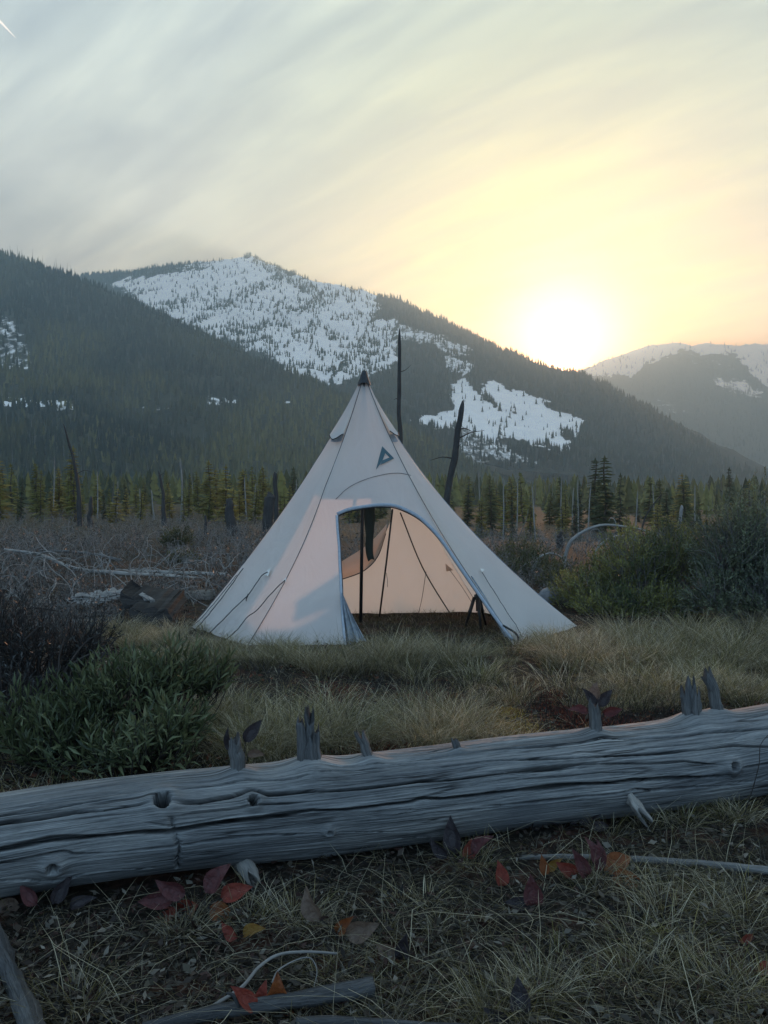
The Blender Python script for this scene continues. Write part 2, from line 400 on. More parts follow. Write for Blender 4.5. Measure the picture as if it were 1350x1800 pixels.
def terrain(name, ridges, x0, x1, y0, y1, step, amp, nscale, polys, seed, under, jit, floor=-40, mask_noise=10.):
    xs = np.arange(x0, x1, step); ys = np.arange(y0, y1, step); X, Y = np.meshgrid(xs, ys)
    H = ridge_h(X, Y, ridges)
    def height(X, Y):
        H = ridge_h(X, Y, ridges)
        R = np.abs(fbm(X / nscale, Y / nscale, seed, 5, .55))
        fade = sstep(0, nscale * .8, ridge_h(X * 0, Y * 0, []) * 0 + 0 if False else np.maximum(RIDGETOP(X, Y) - H, 0))
        return H - amp * fade * R + amp * .12 * fbm(X / 30, Y / 30, seed + 9, 3)
    P0 = np.vstack([[W(*p) for p in r[0]] for r in ridges[:1]])
    o = np.argsort(P0[:, 0])
    RIDGETOP = lambda X, Y: np.interp(X, P0[o, 0], P0[o, 2])
    Z = np.maximum(height(X, Y), floor)
    V = np.stack([X, Y, Z], -1)
    m = snowmask(V, polys, seed + 40, jit)
    s = NT(name + '_ground'); p = s.geo(); a = s.attr('Col').outputs['Color']
    n = s.noise(p, 1 / mask_noise, 5, .65, mp=(1, .5, 1.0)); sepc = s.n('ShaderNodeSeparateColor'); s.l(a, sepc.inputs[0])
    # snow lies where the field's share beats the patchiness of the ground
    k = s.math('SUBTRACT', sepc.outputs[0], s.math('MULTIPLY', s.math('SUBTRACT', n, .18), 1.35))
    k = s.math('MULTIPLY', s.math('ADD', k, .03), 4.5, clamp=True)
    dark = s.ramp(s.noise(p, .02, 5), [(.35, under[0]), (.65, under[1])])
    dark = s.mix(1.0, dark, s.ramp(s.noise(p, .11, 4, .7), [(.3, (.5, .5, .5)), (.7, (1.4, 1.4, 1.35))]), 'MULTIPLY')
    mat = s.done(s.pbsdf(s.mix(k, dark, (.86, .89, .93)), .9, .1, s.bump(s.noise(p, .06, 5, .65), .7, 6)))
    cc = np.zeros((V.shape[0] * V.shape[1], 3)); cc[:, 0] = m.ravel()
    ob = tag(link(name, mesh(name, V.reshape(-1, 3), grid_faces(len(ys), len(xs)), mat, col=cc)), kind='structure')
    def at(x, y):
        fx = np.clip((x - xs[0]) / step, 0, len(xs) - 1.001); fy = np.clip((y - ys[0]) / step, 0, len(ys) - 1.001)
        i = fx.astype(int); j = fy.astype(int); u = fx - i; v = fy - j
        return (Z[j, i] * (1 - u) + Z[j, i + 1] * u) * (1 - v) + (Z[j + 1, i] * (1 - u) + Z[j + 1, i + 1] * u) * v
    return at
SNOW_RIDGES = [
 ([(-500,560,3100),(-150,515,2800),(60,492,2650),(140,484,2580),(240,476,2520),(300,466,2480),(390,456,2420),(440,450,2380),(480,466,2320),(550,494,2230),(590,500,2150),(640,511,2100),(700,527,2040),(760,555,1970),(830,588,1890),(900,620,1810),(960,643,1750),(1010,652,1700),(1060,676,1640),(1150,734,1500),(1230,792,1390),(1300,842,1290)], .62, .25),
 ([(440,450,2380),(430,500,2180),(380,570,1980),(300,640,1800)], .66, .2),
 ([(590,500,2150),(575,530,2010),(520,590,1850),(450,660,1680)], .70, .2),
 ([(700,527,2040),(725,600,1850),(770,690,1650),(820,790,1440)], .66, .2),
 ([(900,620,1810),(920,680,1640),(950,760,1470),(980,830,1330)], .64, .2),
]
LEFT_RIDGES = [
 ([(-900,420,1900),(-400,372,1700),(-150,395,1560),(0,446,1450),(60,462,1420),(130,487,1380),(230,529,1320),(330,579,1260),(420,619,1200),(520,659,1150),(600,699,1100),(700,752,1040),(800,806,980),(860,842,930),(930,872,860)], .56, .3),
 ([(60,462,1420),(110,560,1180),(240,650,980),(380,740,800),(480,830,640)], .6, .2),
 ([(-150,395,1560),(-80,560,1100),(0,680,880),(60,790,650)], .6, .2),
 ([(330,579,1260),(440,680,1050),(560,770,870),(660,840,720)], .6, .2),
]
FAR_RIDGES = [
 ([(560,770,4000),(800,730,3800),(960,676,3600),(1020,652,3500),(1080,626,3420),(1130,610,3380),(1185,601,3340),(1215,607,3320),(1245,602,3300),(1290,606,3270),(1350,604,3240),(1450,592,3180),(1700,575,3100),(2100,610,3100)], .55, .2),
 ([(1185,601,3340),(1160,655,3050),(1120,725,2700),(1080,795,2400)], .6, .2),
 ([(1290,606,3270),(1270,675,2900),(1240,745,2550),(1210,815,2200)], .6, .2),
 ([(1450,592,3180),(1420,665,2750),(1390,745,2350),(1360,820,2000)], .6, .2),
]
snow_at = terrain('snowy_mountain', SNOW_RIDGES, -1900, 1500, 1050, 2900, 7.0, 60, 260, SNOW_POLY, 3, ((.016, .019, .017), (.038, .038, .034)), 15)
left_at = terrain('forested_hill', LEFT_RIDGES, -1500, 520, 380, 1850, 8.0, 42, 200, LEFT_SNOW, 5, ((.018, .022, .016), (.045, .045, .028)), 8)
FK = 1.3
FAR_RIDGES = [([(a, b, c * FK) for a, b, c in r], s1, s2) for r, s1, s2 in FAR_RIDGES]
far_at = terrain('distant_mountain', FAR_RIDGES, -700, 5000, 2350, 5600, 17.0, 95, 440, FAR_SNOW, 7, ((.03, .035, .035), (.055, .058, .055)), 10, mask_noise=26.)

# far conifers: merged low triangles, one mass for each slope
def cone_tree(sides=5):
    V = []; F = []
    for (z0, z1, r, k) in ((.08, .62, .17, 0), (.42, 1.0, .115, .6)):
        b = len(V)
        for i in range(sides): V.append((math.cos(i * 2 * PI / sides + k) * r, math.sin(i * 2 * PI / sides + k) * r, z0))
        V.append((0, 0, z1)); t = len(V) - 1
        for i in range(sides): F.append((b + i, b + (i + 1) % sides, t))
    return np.array(V), np.array(F)
def spread(tpl, pos, h, wid, col, tilt=0.0):
    V0, F0 = tpl; n = len(pos); k = len(V0)
    a = rng.uniform(0, 2 * PI, n); ca, sa = np.cos(a), np.sin(a)
    x = V0[None, :, 0] * wid[:, None]; y = V0[None, :, 1] * wid[:, None]; z = V0[None, :, 2] * h[:, None]
    lx = rng.normal(0, tilt, n)[:, None] * z; ly = rng.normal(0, tilt, n)[:, None] * z
    V = np.stack([x * ca[:, None] - y * sa[:, None] + lx, x * sa[:, None] + y * ca[:, None] + ly, z], -1) + pos[:, None]
    F = (F0[None] + (np.arange(n) * k)[:, None, None]).reshape(-1, 3)
    C = np.repeat(col[:, None], k, 1)
    return V.reshape(-1, 3), F, C.reshape(-1, 3)
CONE = cone_tree(4)
def ragged_tree(seed, tiers=5, sides=6):
    r = np.random.default_rng(seed); V = []; F = []
    for k in range(tiers):
        z0 = .10 + .80 * k / tiers; rad = .20 * (1 - k / tiers) ** .85 + .02; b = len(V); ph = r.uniform(0, 6)
        for i in range(sides):
            q = rad * r.uniform(.45, 1.25); V.append((math.cos(i * 2 * PI / sides + ph) * q, math.sin(i * 2 * PI / sides + ph) * q, z0 + r.uniform(-.06, .05)))
        V.append((r.normal(0, .01), r.normal(0, .01), min(1.0, z0 + .30))); t = len(V) - 1
        for i in range(sides): F.append((b + i, b + (i + 1) % sides, t))
    return np.array(V), np.array(F)
RAGGED = ragged_tree(5)
SPIKE = (np.array([(.012, 0, 0), (-.006, .0104, 0), (-.006, -.0104, 0), (0, 0, 1.0)]), np.array([(0, 1, 3), (1, 2, 3), (2, 0, 3)]))
def forest(name, at, n, x0, x1, y0, y1, keep, hfun, colfun, zmin, label, dead=0.0, wk=1.0, tpl=None, crest=((-1e4, 0, 9e3), (1e4, 0, 9e3))):
    x = rng.uniform(x0, x1, n); y = rng.uniform(y0, y1, n); z = at(x, y)
    P = np.stack([x, y, z - .5], -1); px, py = proj(P)
    q_ = np.array(sorted((a[0], a[2]) for a in crest)); zk = y < np.interp(px, q_[:, 0], q_[:, 1]) + 90      # nothing grows in view behind the crest
    ok = zk & (z > zmin) & (px > -420) & (px < 1770) & (rng.random(n) < keep(P, px, py))
    P = P[ok]; h = hfun(P); 
    isd = rng.random(len(P)) < dead
    c = colfun(P, px[ok], py[ok])
    V, F, C = spread(tpl or CONE, P[~isd], h[~isd], h[~isd] * rng.uniform(.75, 1.25, (~isd).sum()) * wk, c[~isd], .02)
    if isd.any():
        g = np.repeat(rng.uniform(.08, .2, isd.sum())[:, None], 3, 1)
        V, F, C = cat_geo([(V, F, C), spread(SPIKE, P[isd], h[isd] * 1.2, h[isd] * 2.2, g, .05)])
    o = tag(link(name, mesh(name, V, F, M_FARTREE, col=C, smooth=False)), label, None, None, 'stuff')
    return len(P)
def dark_green(P, px, py):
    n = len(P); t = (fbm(P[:, 0] / 120, P[:, 1] / 120, 91, 3) * .5 + .5)[:, None]
    c = (1 - t) * np.array([.012, .019, .014]) + t * np.array([.026, .034, .021])
    return c * rng.uniform(.55, 1.45, (n, 1))
def left_green(P, px, py):
    n = len(P); t = np.clip(fbm(P[:, 0] / 110, P[:, 1] / 150, 97, 4) * 1.6 + .34 + sstep(150, 600, px) * .35, 0, 1)[:, None]
    c = (1 - t) * np.array([.014, .020, .014]) + t * np.array([.105, .098, .036])  # green to olive by tree; a sunlit band is also put into this colour
    return c * rng.uniform(.5, 1.5, (n, 1))
def keep_snow(P, px, py):
    m = snowmask(P, SNOW_POLY, 43, 15)
    lines = np.abs(fbm(P[:, 0] / 170, P[:, 2] / 90, 71, 3))
    band = (np.abs((px - 330) * .52 + (py - 572)) < 9 + 4 * fbm(P[:, 0] / 40, P[:, 1] / 40, 3)) & (px > 330) & (px < 500)
    band2 = (np.abs((px - 420) * .40 + (py - 590)) < 8) & (px > 410) & (px < 640)
    band3 = (np.abs((px - 440) * .62 - (py - 446)) < 12) & (px > 445) & (px < 570)
    low = sstep(470, 600, py)
    k = np.where(m > .9, .09 + .50 * low * sstep(.02, .35, fbm(P[:, 0] / 60, P[:, 1] / 60, 12, 3) + .2) + .5 * (lines < .05) * low * (py < 680), np.where(m > .3, .42, .95))
    k = np.where((m > .9) & (py > 660), .05, k)
    k = np.where(band | band2, .75, k); k = np.where(band3, 1.0, k)
    return k
nt1 = forest('mountain_forest', snow_at, 100000, -1500, 1200, 1060, 2700, keep_snow, lambda P: rng.uniform(6, 17, len(P)) * np.where(snowmask(P, SNOW_POLY, 43, 15) > .9, .85, 1.0), dark_green, -5, 'dark conifers dotted over the snowy mountain', .12, crest=SNOW_RIDGES[0][0])
nt2 = forest('hillside_forest', left_at, 46000, -1000, 480, 400, 1600, lambda P, px, py: np.where(snowmask(P, LEFT_SNOW, 45, 8) > .3, .25, .95), lambda P: rng.uniform(7, 17, len(P)), left_green, -3, 'dark mixed forest covering the left hillside', .13, crest=LEFT_RIDGES[0][0])
nt3 = forest('distant_forest', far_at, 17000, 300, 3400, 2500, 5000, lambda P, px, py: np.where(snowmask(P, FAR_SNOW, 47, 10) > .3, .22, .9), lambda P: rng.uniform(11, 24, len(P)), dark_green, -5, 'hazy conifer forest on the distant mountain slopes', .05, crest=FAR_RIDGES[0][0])
# valley floor wood between the treeline and the slopes
def valley_at(x, y): return np.maximum(np.maximum(gz(x, y), left_at(x, y) * (y > 400) - 1e3 * (y <= 400)), -60)
def valley_col(P, px, py):
    n = len(P); t = np.clip(rng.random(n) * .9 + fbm(P[:, 0] / 30, P[:, 1] / 30, 61, 3) * .6, 0, 1)[:, None]
    c = (1 - t) * np.array([.040, .052, .030]) + t * np.array([.16, .145, .045])
    return c * rng.uniform(.6, 1.3, (n, 1))
nt4 = forest('valley_forest', valley_at, 10500, -420, 420, 125, 800, lambda P, px, py: np.where(np.abs(P[:, 0]) < P[:, 1] * .62 + 15, .8, 0.), lambda P: rng.uniform(.45, 1.0, len(P)) * np.minimum(13.5, 2.2 + .036 * P[:, 1]) * (1 - .25 * sstep(300, 700, P[:, 1])), valley_col, -50, 'dense young conifer wood across the valley floor', .10, 1.25, RAGGED)
print('far trees', nt1, nt2, nt3, nt4)

# air: one closed box of thin haze round camera, valley and mountains
hz = NT('haze'); pv = hz.n('ShaderNodeVolumePrincipled')
pv.inputs['Color'].default_value = (.53, .82, 1.0, 1); pv.inputs['Absorption Color'].default_value = (1, 1, 1, 1); pv.inputs['Density'].default_value = 4.0e-4; pv.inputs['Anisotropy'].default_value = .42
hz.l(pv.outputs[0], hz.out.inputs['Volume'])
b = [(-3200, -200, -70), (6000, -200, -70), (6000, 7200, -70), (-3200, 7200, -70)]; t_ = [(x, y, 940) for x, y, _ in b]
haze = tag(link('haze', mesh('haze', np.array(b + t_), [(3, 2, 1, 0), (4, 5, 6, 7), (0, 1, 5, 4), (1, 2, 6, 5), (2, 3, 7, 6), (3, 0, 4, 7)], hz.m, smooth=False)), 'thin evening haze filling the valley', None, None, 'stuff')
# ------------------------------------------------------------------ tipi tent
s = NT('tent_fabric'); p = s.obj()
wv = s.noise(p, 2.2, 5, .6); fn = s.noise(p, 420, 2)
c = s.ramp(wv, [(.3, (.66, .65, .65)), (.7, (.74, .725, .715))])
bsum = s.math('ADD', s.math('MULTIPLY', s.noise(p, 5.5, 4, .55, .6, mp=(1, 1, .35)), 1.0), s.math('MULTIPLY', fn, .02))
nb = s.bump(bsum, .5, .045)
M_FABRIC = s.leafy(c, .50, .7, .2, nb, tcol=(.80, .71, .62))
s = NT('doubled_fabric'); M_FLAP = s.leafy((.50, .42, .36), .40, .75, .2, s.bump(s.noise(s.obj(), 9, 4), .3, .02), tcol=(.62, .42, .30))
s = NT('dark_trim'); M_TRIM = s.done(s.pbsdf(s.ramp(s.noise(s.obj(), 30, 3), [(.3, (.018, .020, .024)), (.7, (.035, .037, .042))]), .6, .3))
s = NT('seam_thread'); M_SEAM = s.done(s.pbsdf(s.ramp(s.noise(s.obj(), 30, 3), [(.3, (.07, .075, .085)), (.7, (.12, .125, .135))]), .7, .2))
s = NT('grey_trim'); M_GTRIM = s.done(s.pbsdf(s.ramp(s.noise(s.obj(), 40, 3), [(.3, (.30, .33, .38)), (.7, (.38, .41, .46))]), .7, .25, s.bump(s.noise(s.obj(), 60, 3), .4, .01)))
s = NT('printed_logo'); M_LOGO = s.done(s.pbsdf(s.ramp(s.noise(s.obj(), 12, 3), [(.3, (.055, .105, .125)), (.7, (.070, .125, .145))]), .6, .3))
s = NT('black_metal'); M_BLACK = s.done(s.pbsdf(s.ramp(s.noise(s.obj(), 25, 3), [(.3, (.010, .010, .011)), (.7, (.022, .022, .024))]), .45, .4))
s = NT('white_patch'); M_PATCH = s.leafy((.78, .77, .74), .3, .6, .2)
s = NT('mesh_gauze'); M_GAUZE = s.leafy(s.ramp(s.noise(s.obj(), 18, 4, .6, 1), [(.3, (.22, .27, .33)), (.7, (.42, .47, .53))]), .3, .7, .2)
TD = 7.4
APEX = W(640, 658, TD)
CORN = {  # ground corners of the six-sided tent and how much each ridge sags
 'FL': (np.array([-1.145, 6.43, -.02]), .34), 'FR': (np.array([1.125, 6.41, -.02]), .36), 'R': (np.array([1.855, 7.32, -.02]), .50),
 'BR': (np.array([1.06, 8.15, -.02]), .30), 'BL': (np.array([-1.15, 8.15, -.02]), .30), 'L': (np.array([-1.86, 7.38, -.02]), .30)}
def ridge(k, s_):
    C, sag = CORN[k]; s_ = np.asarray(s_, float)
    f = s_ - sag * s_ * (1 - s_)
    if k == 'FL': f = f - .03 * np.sin(PI * np.clip((s_ - .45) / .55, 0, 1)) 
    XY = APEX[None, :2] + f.reshape(-1, 1) * (C - APEX)[None, :2]
    return np.column_stack([XY, APEX[2] + s_.ravel() * (C[2] - APEX[2])]).reshape(s_.shape + (3,))
CEN = np.array([APEX[0] * .5, TD, 0])
def panel(a, b, s_, w_, inw=.045, out=0.0):
    """a point of the wall between ridges a and b: s 0 at the apex, 1 at the ground; w across"""
    s_ = np.asarray(s_, float); w_ = np.asarray(w_, float); s_, w_ = np.broadcast_arrays(s_, w_)
    A = ridge(a, s_); B = ridge(b, s_); P = A + (B - A) * w_[..., None]
    mid = (CORN[a][0] + CORN[b][0]) / 2 - np.array([APEX[0], TD, 0]); n = mid / np.linalg.norm(mid); n = np.array([n[0], n[1], .55]); n /= np.linalg.norm(n)
    amt = -inw * np.sin(PI * w_) * np.sin(PI * np.clip(s_, 0, 1) ** .8) + .012 * fbm(w_ * 4 + ord(a[-1]), s_ * 5, 33 + ord(b[0]), 3) * sstep(0, .3, s_) + out
    return P + amt[..., None] * n
def solve(a, b, px, py):
    """surface coordinates of a wall point seen at a pixel, so that seams and openings sit where the photograph has them"""
    g = np.linspace(0.02, 1.05, 160)[:, None]; h = np.linspace(-.1, 1.1, 160)[None]
    X, Y = proj(panel(a, b, g, h)); d = (X - px) ** 2 + (Y - py) ** 2; i, j = np.unravel_index(np.argmin(d), d.shape)
    s0, w0 = g[i, 0], h[0, j]; ds, dw = .01, .01
    for _ in range(3):
        G = np.linspace(s0 - ds, s0 + ds, 21)[:, None]; H = np.linspace(w0 - dw, w0 + dw, 21)[None]
        X, Y = proj(panel(a, b, G, H)); d = (X - px) ** 2 + (Y - py) ** 2; i, j = np.unravel_index(np.argmin(d), d.shape)
        s0, w0 = G[i, 0], H[0, j]; ds /= 8; dw /= 8
    return s0, w0
tent = thing('tipi_tent', 'pale grey pyramid tipi tent with open arched door pitched in the clearing', 'tent', (APEX[0], TD, 0))
def wall(a, b, name='wall_panel', ns=60, nw=30, label=None):
    S_, W_ = np.meshgrid(np.linspace(0.0, 1, ns), np.linspace(0, 1, nw), indexing='ij')
    return part(tent, name, panel(a, b, S_, W_).reshape(-1, 3), grid_faces(ns, nw), M_FABRIC, label)
wall('L', 'FL', label='broad left wall panel with guy cords'); wall('FR', 'R', label='bluish right wall panel'); wall('R', 'BR'); wall('BL', 'L')
# door panel: columns that stop at the arch
arch_px = [(592,906),(612,898),(640,893),(668,890),(692,891),(715,899),(738,912),(758,930),(778,953),(800,985),(822,1017),(843,1047),(862,1074),(882,1102),(902,1128)]
A_ = np.array([solve('FL', 'FR', *q) for q in arch_px])
wl_ = A_[0, 1]; wr_ = min(A_[-1, 1], .985)
A_[:, 1] = np.maximum.accumulate(A_[:, 1])
def s_end(wv): return np.interp(wv, A_[:, 1], A_[:, 0])
def columns(a, b, ws, s0, s1, n):
    Sg = np.array([np.linspace(x0, x1, n) for x0, x1 in zip(s0, s1)]).T
    return panel(a, b, Sg, np.repeat(np.asarray(ws)[None], n, 0)).reshape(-1, 3), grid_faces(n, len(ws))
wa = np.linspace(0, wl_, 14); wb = np.unique(np.concatenate([np.linspace(wl_, wr_, 70), A_[:, 1]])); wc = np.linspace(wr_, 1, 4)
sa0 = A_[0, 0]
p1 = columns('FL', 'FR', wa, np.zeros(len(wa)), np.full(len(wa), sa0), 40)
JL = np.array([solve('FL', 'FR', *q) for q in [(592,906),(596,960),(599,1020),(602,1080),(607,1139)]]); JL[0] = A_[0]; JL[-1, 0] = 1.0
sj = np.linspace(sa0, 1, 40); wj = np.interp(sj, JL[:, 0], JL[:, 1])
p4 = (panel('FL', 'FR', np.repeat(sj[:, None], 20, 1), wj[:, None] * np.linspace(0, 1, 20)[None]).reshape(-1, 3), grid_faces(40, 20))
p2 = columns('FL', 'FR', wb, np.zeros(len(wb)), s_end(wb), 50)
p3 = columns('FL', 'FR', wc, np.zeros(len(wc)), np.ones(len(wc)), 60)
V, F = cat_geo([p1, p2, p3, p4])
dp = part(tent, 'door_panel', V, F, M_FABRIC, 'front panel cut by the arched doorway')
# arch hem, zip line and panel seams
ap = panel('FL', 'FR', A_[:, 0] - .004, A_[:, 1], out=.006); ap = curve(ap, 60)
V, F, g = tube(ap, .015, 8, flat=.35); part(tent, 'door_hem', V, F, M_GTRIM, 'grey hem round the arched doorway', guv=g)
V, F, g = tube(ap + np.array([0, .012, -.022]), .005, 5); part(tent, 'door_zip', V, F, M_TRIM, guv=g)
lp = panel('FL', 'FR', sj, wj, out=.004)
V, F, g = tube(lp, .012, 6, flat=.4); part(tent, 'door_hem', V, F, M_GTRIM, guv=g)
V, F, g = tube(lp + np.array([.014, .006, 0]), .004, 5); part(tent, 'door_zip', V, F, M_TRIM, guv=g)
for k in ('FL', 'FR', 'R', 'L', 'BR', 'BL'):
    r_ = ridge(k, np.linspace(.02, 1, 40)); o_ = unitv(r_ - CEN) * .004
    V, F, g = tube(r_ + o_, .0035 if k in ('FL', 'FR') else .0028, 5); part(tent, 'seam', V, F, M_SEAM if k != 'R' else M_GTRIM, guv=g)
sp = np.array([solve('FL', 'FR', *q) for q in [(590,878),(612,858),(640,844),(672,835),(700,832),(722,836)]])
V, F, g = tube(curve(panel('FL', 'FR', sp[:, 0], sp[:, 1], out=.005), 24),   .0025, 5); part(tent, 'seam', V, F, M_SEAM, guv=g)
# printed emblem
def on_front(q, out): a_, b_ = solve('FL', 'FR', *q); return panel('FL', 'FR', a_, b_, out=out)
LG = [[(672,785),(679,791.5),(670.5,811),(666,817),(661,826)], [(672,785),(693,806),(686,808),(677,797.5)], [(693,806),(671,815.5),(674,808),(686,804.5)]]
LG = [[(671.5,785),(678.5,793),(671.5,812),(660.5,826.5)], [(671.5,785),(692.5,806.5),(685,805.5),(676.5,797)], [(692.5,806.5),(668,818.5),(672.5,809.8),(685,804.6)], [(671.5,812),(677,808),(679.5,811),(669,817.5)]]
Vl = []; Fl = []
for i, q in enumerate(LG):
    b0 = len(Vl); Vl += [on_front(x, .0075 + .0006 * i) for x in q]; Fl.append(list(range(b0, b0 + len(q))))
part(tent, 'logo', np.array(Vl), Fl, M_LOGO, 'dark teal angular emblem', smooth=False).parent = dp
# apex cap and vent hoods
th = np.linspace(0, 2 * PI, 14, endpoint=False); rows = [(-.10, .066), (-.05, .046), (0.0, .030), (.03, .022), (.04, .004)]
V = np.array([[APEX[0] + r * math.cos(t), TD + r * math.sin(t), APEX[2] + z + (.012 * math.sin(3 * t) if z < -.08 else 0)] for z, r in rows for t in th])
n_ = len(th); F = np.array([(i * n_ + j, i * n_ + (j + 1) % n_, (i + 1) * n_ + (j + 1) % n_, (i + 1) * n_ + j) for i in range(len(rows) - 1) for j in range(n_)])
part(tent, 'apex_cap', V, F, M_TRIM, 'dark cap over the peak')
def hood(a, b, w0, w1, s1, lift, dip):
    ns, nw = 26, 18
    S_, W_ = np.meshgrid(np.linspace(.045, 1, ns), np.linspace(0, 1, nw), indexing='ij')
    ss = S_ * (s1 + dip * np.sin(PI * W_)); ww = w0 + (w1 - w0) * W_
    lf = .008 + lift * S_ ** 3 * np.sin(PI * np.clip(W_ * .92 + .04, 0, 1)) ** .6
    hd = part(tent, 'vent_hood', panel(a, b, ss, ww, out=lf).reshape(-1, 3), grid_faces(ns, nw), M_FABRIC)
    e = panel(a, b, np.full(nw, s1) + dip * np.sin(PI * np.linspace(0, 1, nw)), np.linspace(w0, w1, nw), out=.008 + lift * np.sin(PI * np.clip(np.linspace(0, 1, nw) * .92 + .04, 0, 1)) ** .6)
    V, F, g = tube(e, .005, 5); part(tent, 'hood_wire', V, F, M_TRIM, guv=g).parent = hd
hood('L', 'FL', .02, .95, .245, .055, .02); hood('FR', 'R', .05, .98, .235, .075, .02)
# dark vent under each hood
for a, b in (('L', 'FL'), ('FR', 'R')):
    S_, W_ = np.meshgrid(np.linspace(.235, .265, 5), np.linspace(.12, .88, 12), indexing='ij')
    part(tent, 'vent', panel(a, b, S_, W_, out=.012).reshape(-1, 3), grid_faces(5, 12), M_GAUZE)
# back wall: left part open above a drooping flap
edge_px = [(470,1010),(560,1018),(600,1016),(628,1006),(652,990),(668,965),(677,938),(690,905)]
E_ = np.array([solve('BL', 'BR', *q) for q in edge_px]); E_[:, 1] = np.maximum.accumulate(E_[:, 1])
w0 = E_[0, 1]; w1 = E_[-1, 1]
ws = np.unique(np.concatenate([np.linspace(w0, w1, 50), E_[:, 1]]))
q1 = columns('BL', 'BR', np.linspace(0, w0, 8), np.zeros(8), np.ones(8), 50)
q2 = columns('BL', 'BR', ws, np.interp(ws, E_[:, 1], E_[:, 0]), np.ones(len(ws)), 40)
q3 = columns('BL', 'BR', np.linspace(w1, 1, 24), np.zeros(24), np.ones(24), 50)
V, F = cat_geo([q1, q2, q3]); part(tent, 'wall_panel', V, F, M_FABRIC, 'rear wall glowing beige inside the doorway')
q4 = columns('BL', 'BR', np.linspace(w0, w1, 24), np.zeros(24), np.full(24, .44), 20)
part(tent, 'wall_panel', *q4, M_FABRIC)
fl_up = curve([W(585, 996, 7.72), W(605, 984, 7.72), W(640, 962, 7.75), W(662, 942, 7.78), W(680, 921, 7.80)], 24)
fl_lo = curve([W(585, 1021, 7.70), W(605, 1017, 7.66), W(640, 1003, 7.62), W(664, 978, 7.64), W(678, 938, 7.74)], 24)
tt = np.linspace(0, 1, 8)[:, None, None]; FV = fl_up[None] * (1 - tt) + fl_lo[None] * tt; FV[..., 1] -= .06 * np.sin(PI * tt[..., 0])
bf = part(tent, 'back_flap', FV.reshape(-1, 3), grid_faces(8, 24), M_FLAP, 'brown drooping flap of the rear opening')
V, F, g = tube(fl_lo, .006, 5); part(tent, 'flap_binding', V, F, M_TRIM, guv=g).parent = bf
V, F, g = tube(curve([W(648, 880, 7.55), W(650, 930, 7.55), W(649, 965, 7.56), W(653, 984, 7.56)], 20), np.linspace(.052, .034, 20), 10, rough=.25, seed=4, flat=.5)
V[:, 2] += .01 * np.sin(V[:, 0] * 90)
s = NT('olive_cloth'); M_OLIVE = s.leafy((.045, .055, .050), .1, .8, .15)
part(tent, 'rolled_door', V, F, M_OLIVE, 'dark rolled cloth hanging in the rear opening', guv=g)
# pole, inner cords and seams
V, F, g = tube(np.array([[APEX[0] + .00, TD, 2.36], W(637, 900, 7.30), W(634, 1094, 7.26)]), .016, 10); part(tent, 'pole', V, F, M_BLACK, 'dark centre pole in the doorway', guv=g)
V, F, g = tube(np.array([W(690, 895, 7.35), W(679, 990, 7.5), W(667, 1084, 7.7)]), .009, 6); part(tent, 'inner_pole', V, F, M_BLACK, guv=g)
def back_line(pts, r, name, mat):
    q = np.array([solve('BL', 'BR', *x) for x in pts]); P = panel('BL', 'BR', q[:, 0], q[:, 1], out=-.012); V, F, g = tube(curve(P, 20), r, 5); part(tent, name, V, F, mat, guv=g)
back_line([(704,900),(745,1000),(802,1094)], .007, 'seam', M_TRIM)
back_line([(749,1004),(742,1050),(735,1080)], .003, 'cord', M_TRIM)
V, F, g = tube(curve([W(679, 1007, 7.5), W(681, 1020, 7.5), W(681, 1032, 7.5)], 8), .0025, 5); part(tent, 'cord', V, F, M_TRIM, guv=g)
back_line([(790,1000),(812,1030),(832,1062)], .0025, 'cord', M_TRIM)
q = [panel('BL', 'BR', *solve('BL', 'BR', *x), out=-.014) for x in ((783,989),(785,1003),(797,1001))]
part(tent, 'tie_patch', np.array(q), [(0, 1, 2)], M_FLAP)
# bunched door gathered at the left foot, gathered mesh along the right edge
nn = 26; pts_a = curve([W(600, 1042, 6.62), W(604, 1075, 6.55), W(607, 1105, 6.50), W(610, 1132, 6.45)], nn); pts_b = curve([W(603, 1044, 6.66), W(618, 1078, 6.66), W(632, 1105, 6.66), W(645, 1128, 6.62)], nn)
tt = np.linspace(0, 1, 22)[None, :, None]; DV = pts_a[:, None] * (1 - tt) + pts_b[:, None] * tt
DV[..., 1] += (.028 * np.sin(tt[..., 0] * 17 + np.linspace(0, 2, nn)[:, None]) + .02 * np.sin(tt[..., 0] * 31)) * np.linspace(.3, 1, nn)[:, None]
part(tent, 'gathered_door', DV.reshape(-1, 3), grid_faces(nn, 22), M_GAUZE, 'blue-grey door cloth bunched at the left foot of the doorway')
mb = np.array([solve('FL', 'FR', *x) for x in [(830,1012),(848,1040),(866,1070),(884,1098),(900,1122)]]); ma = panel('FL', 'FR', mb[:, 0], mb[:, 1], out=-.01)
ma = curve(ma, 20); mm = ma + np.array([-.035, .10, .0]) * np.linspace(.15, 1, 20)[:, None]; tt = np.linspace(0, 1, 12)[None, :, None]
MV = ma[:, None] * (1 - tt) + mm[:, None] * tt; MV[..., 0] += .012 * np.sin(tt[..., 0] * 19) * np.linspace(.3, 1, 20)[:, None]
part(tent, 'gathered_mesh', MV.reshape(-1, 3), grid_faces(20, 12), M_GAUZE, 'pleated mesh along the right edge of the doorway')
V, F, g = tube(curve([W(884, 1099, 6.48), W(905, 1112, 6.46), W(911, 1121, 6.45), W(910, 1131, 6.44)], 10), .009, 6); part(tent, 'strap', V, F, M_BLACK, guv=g)
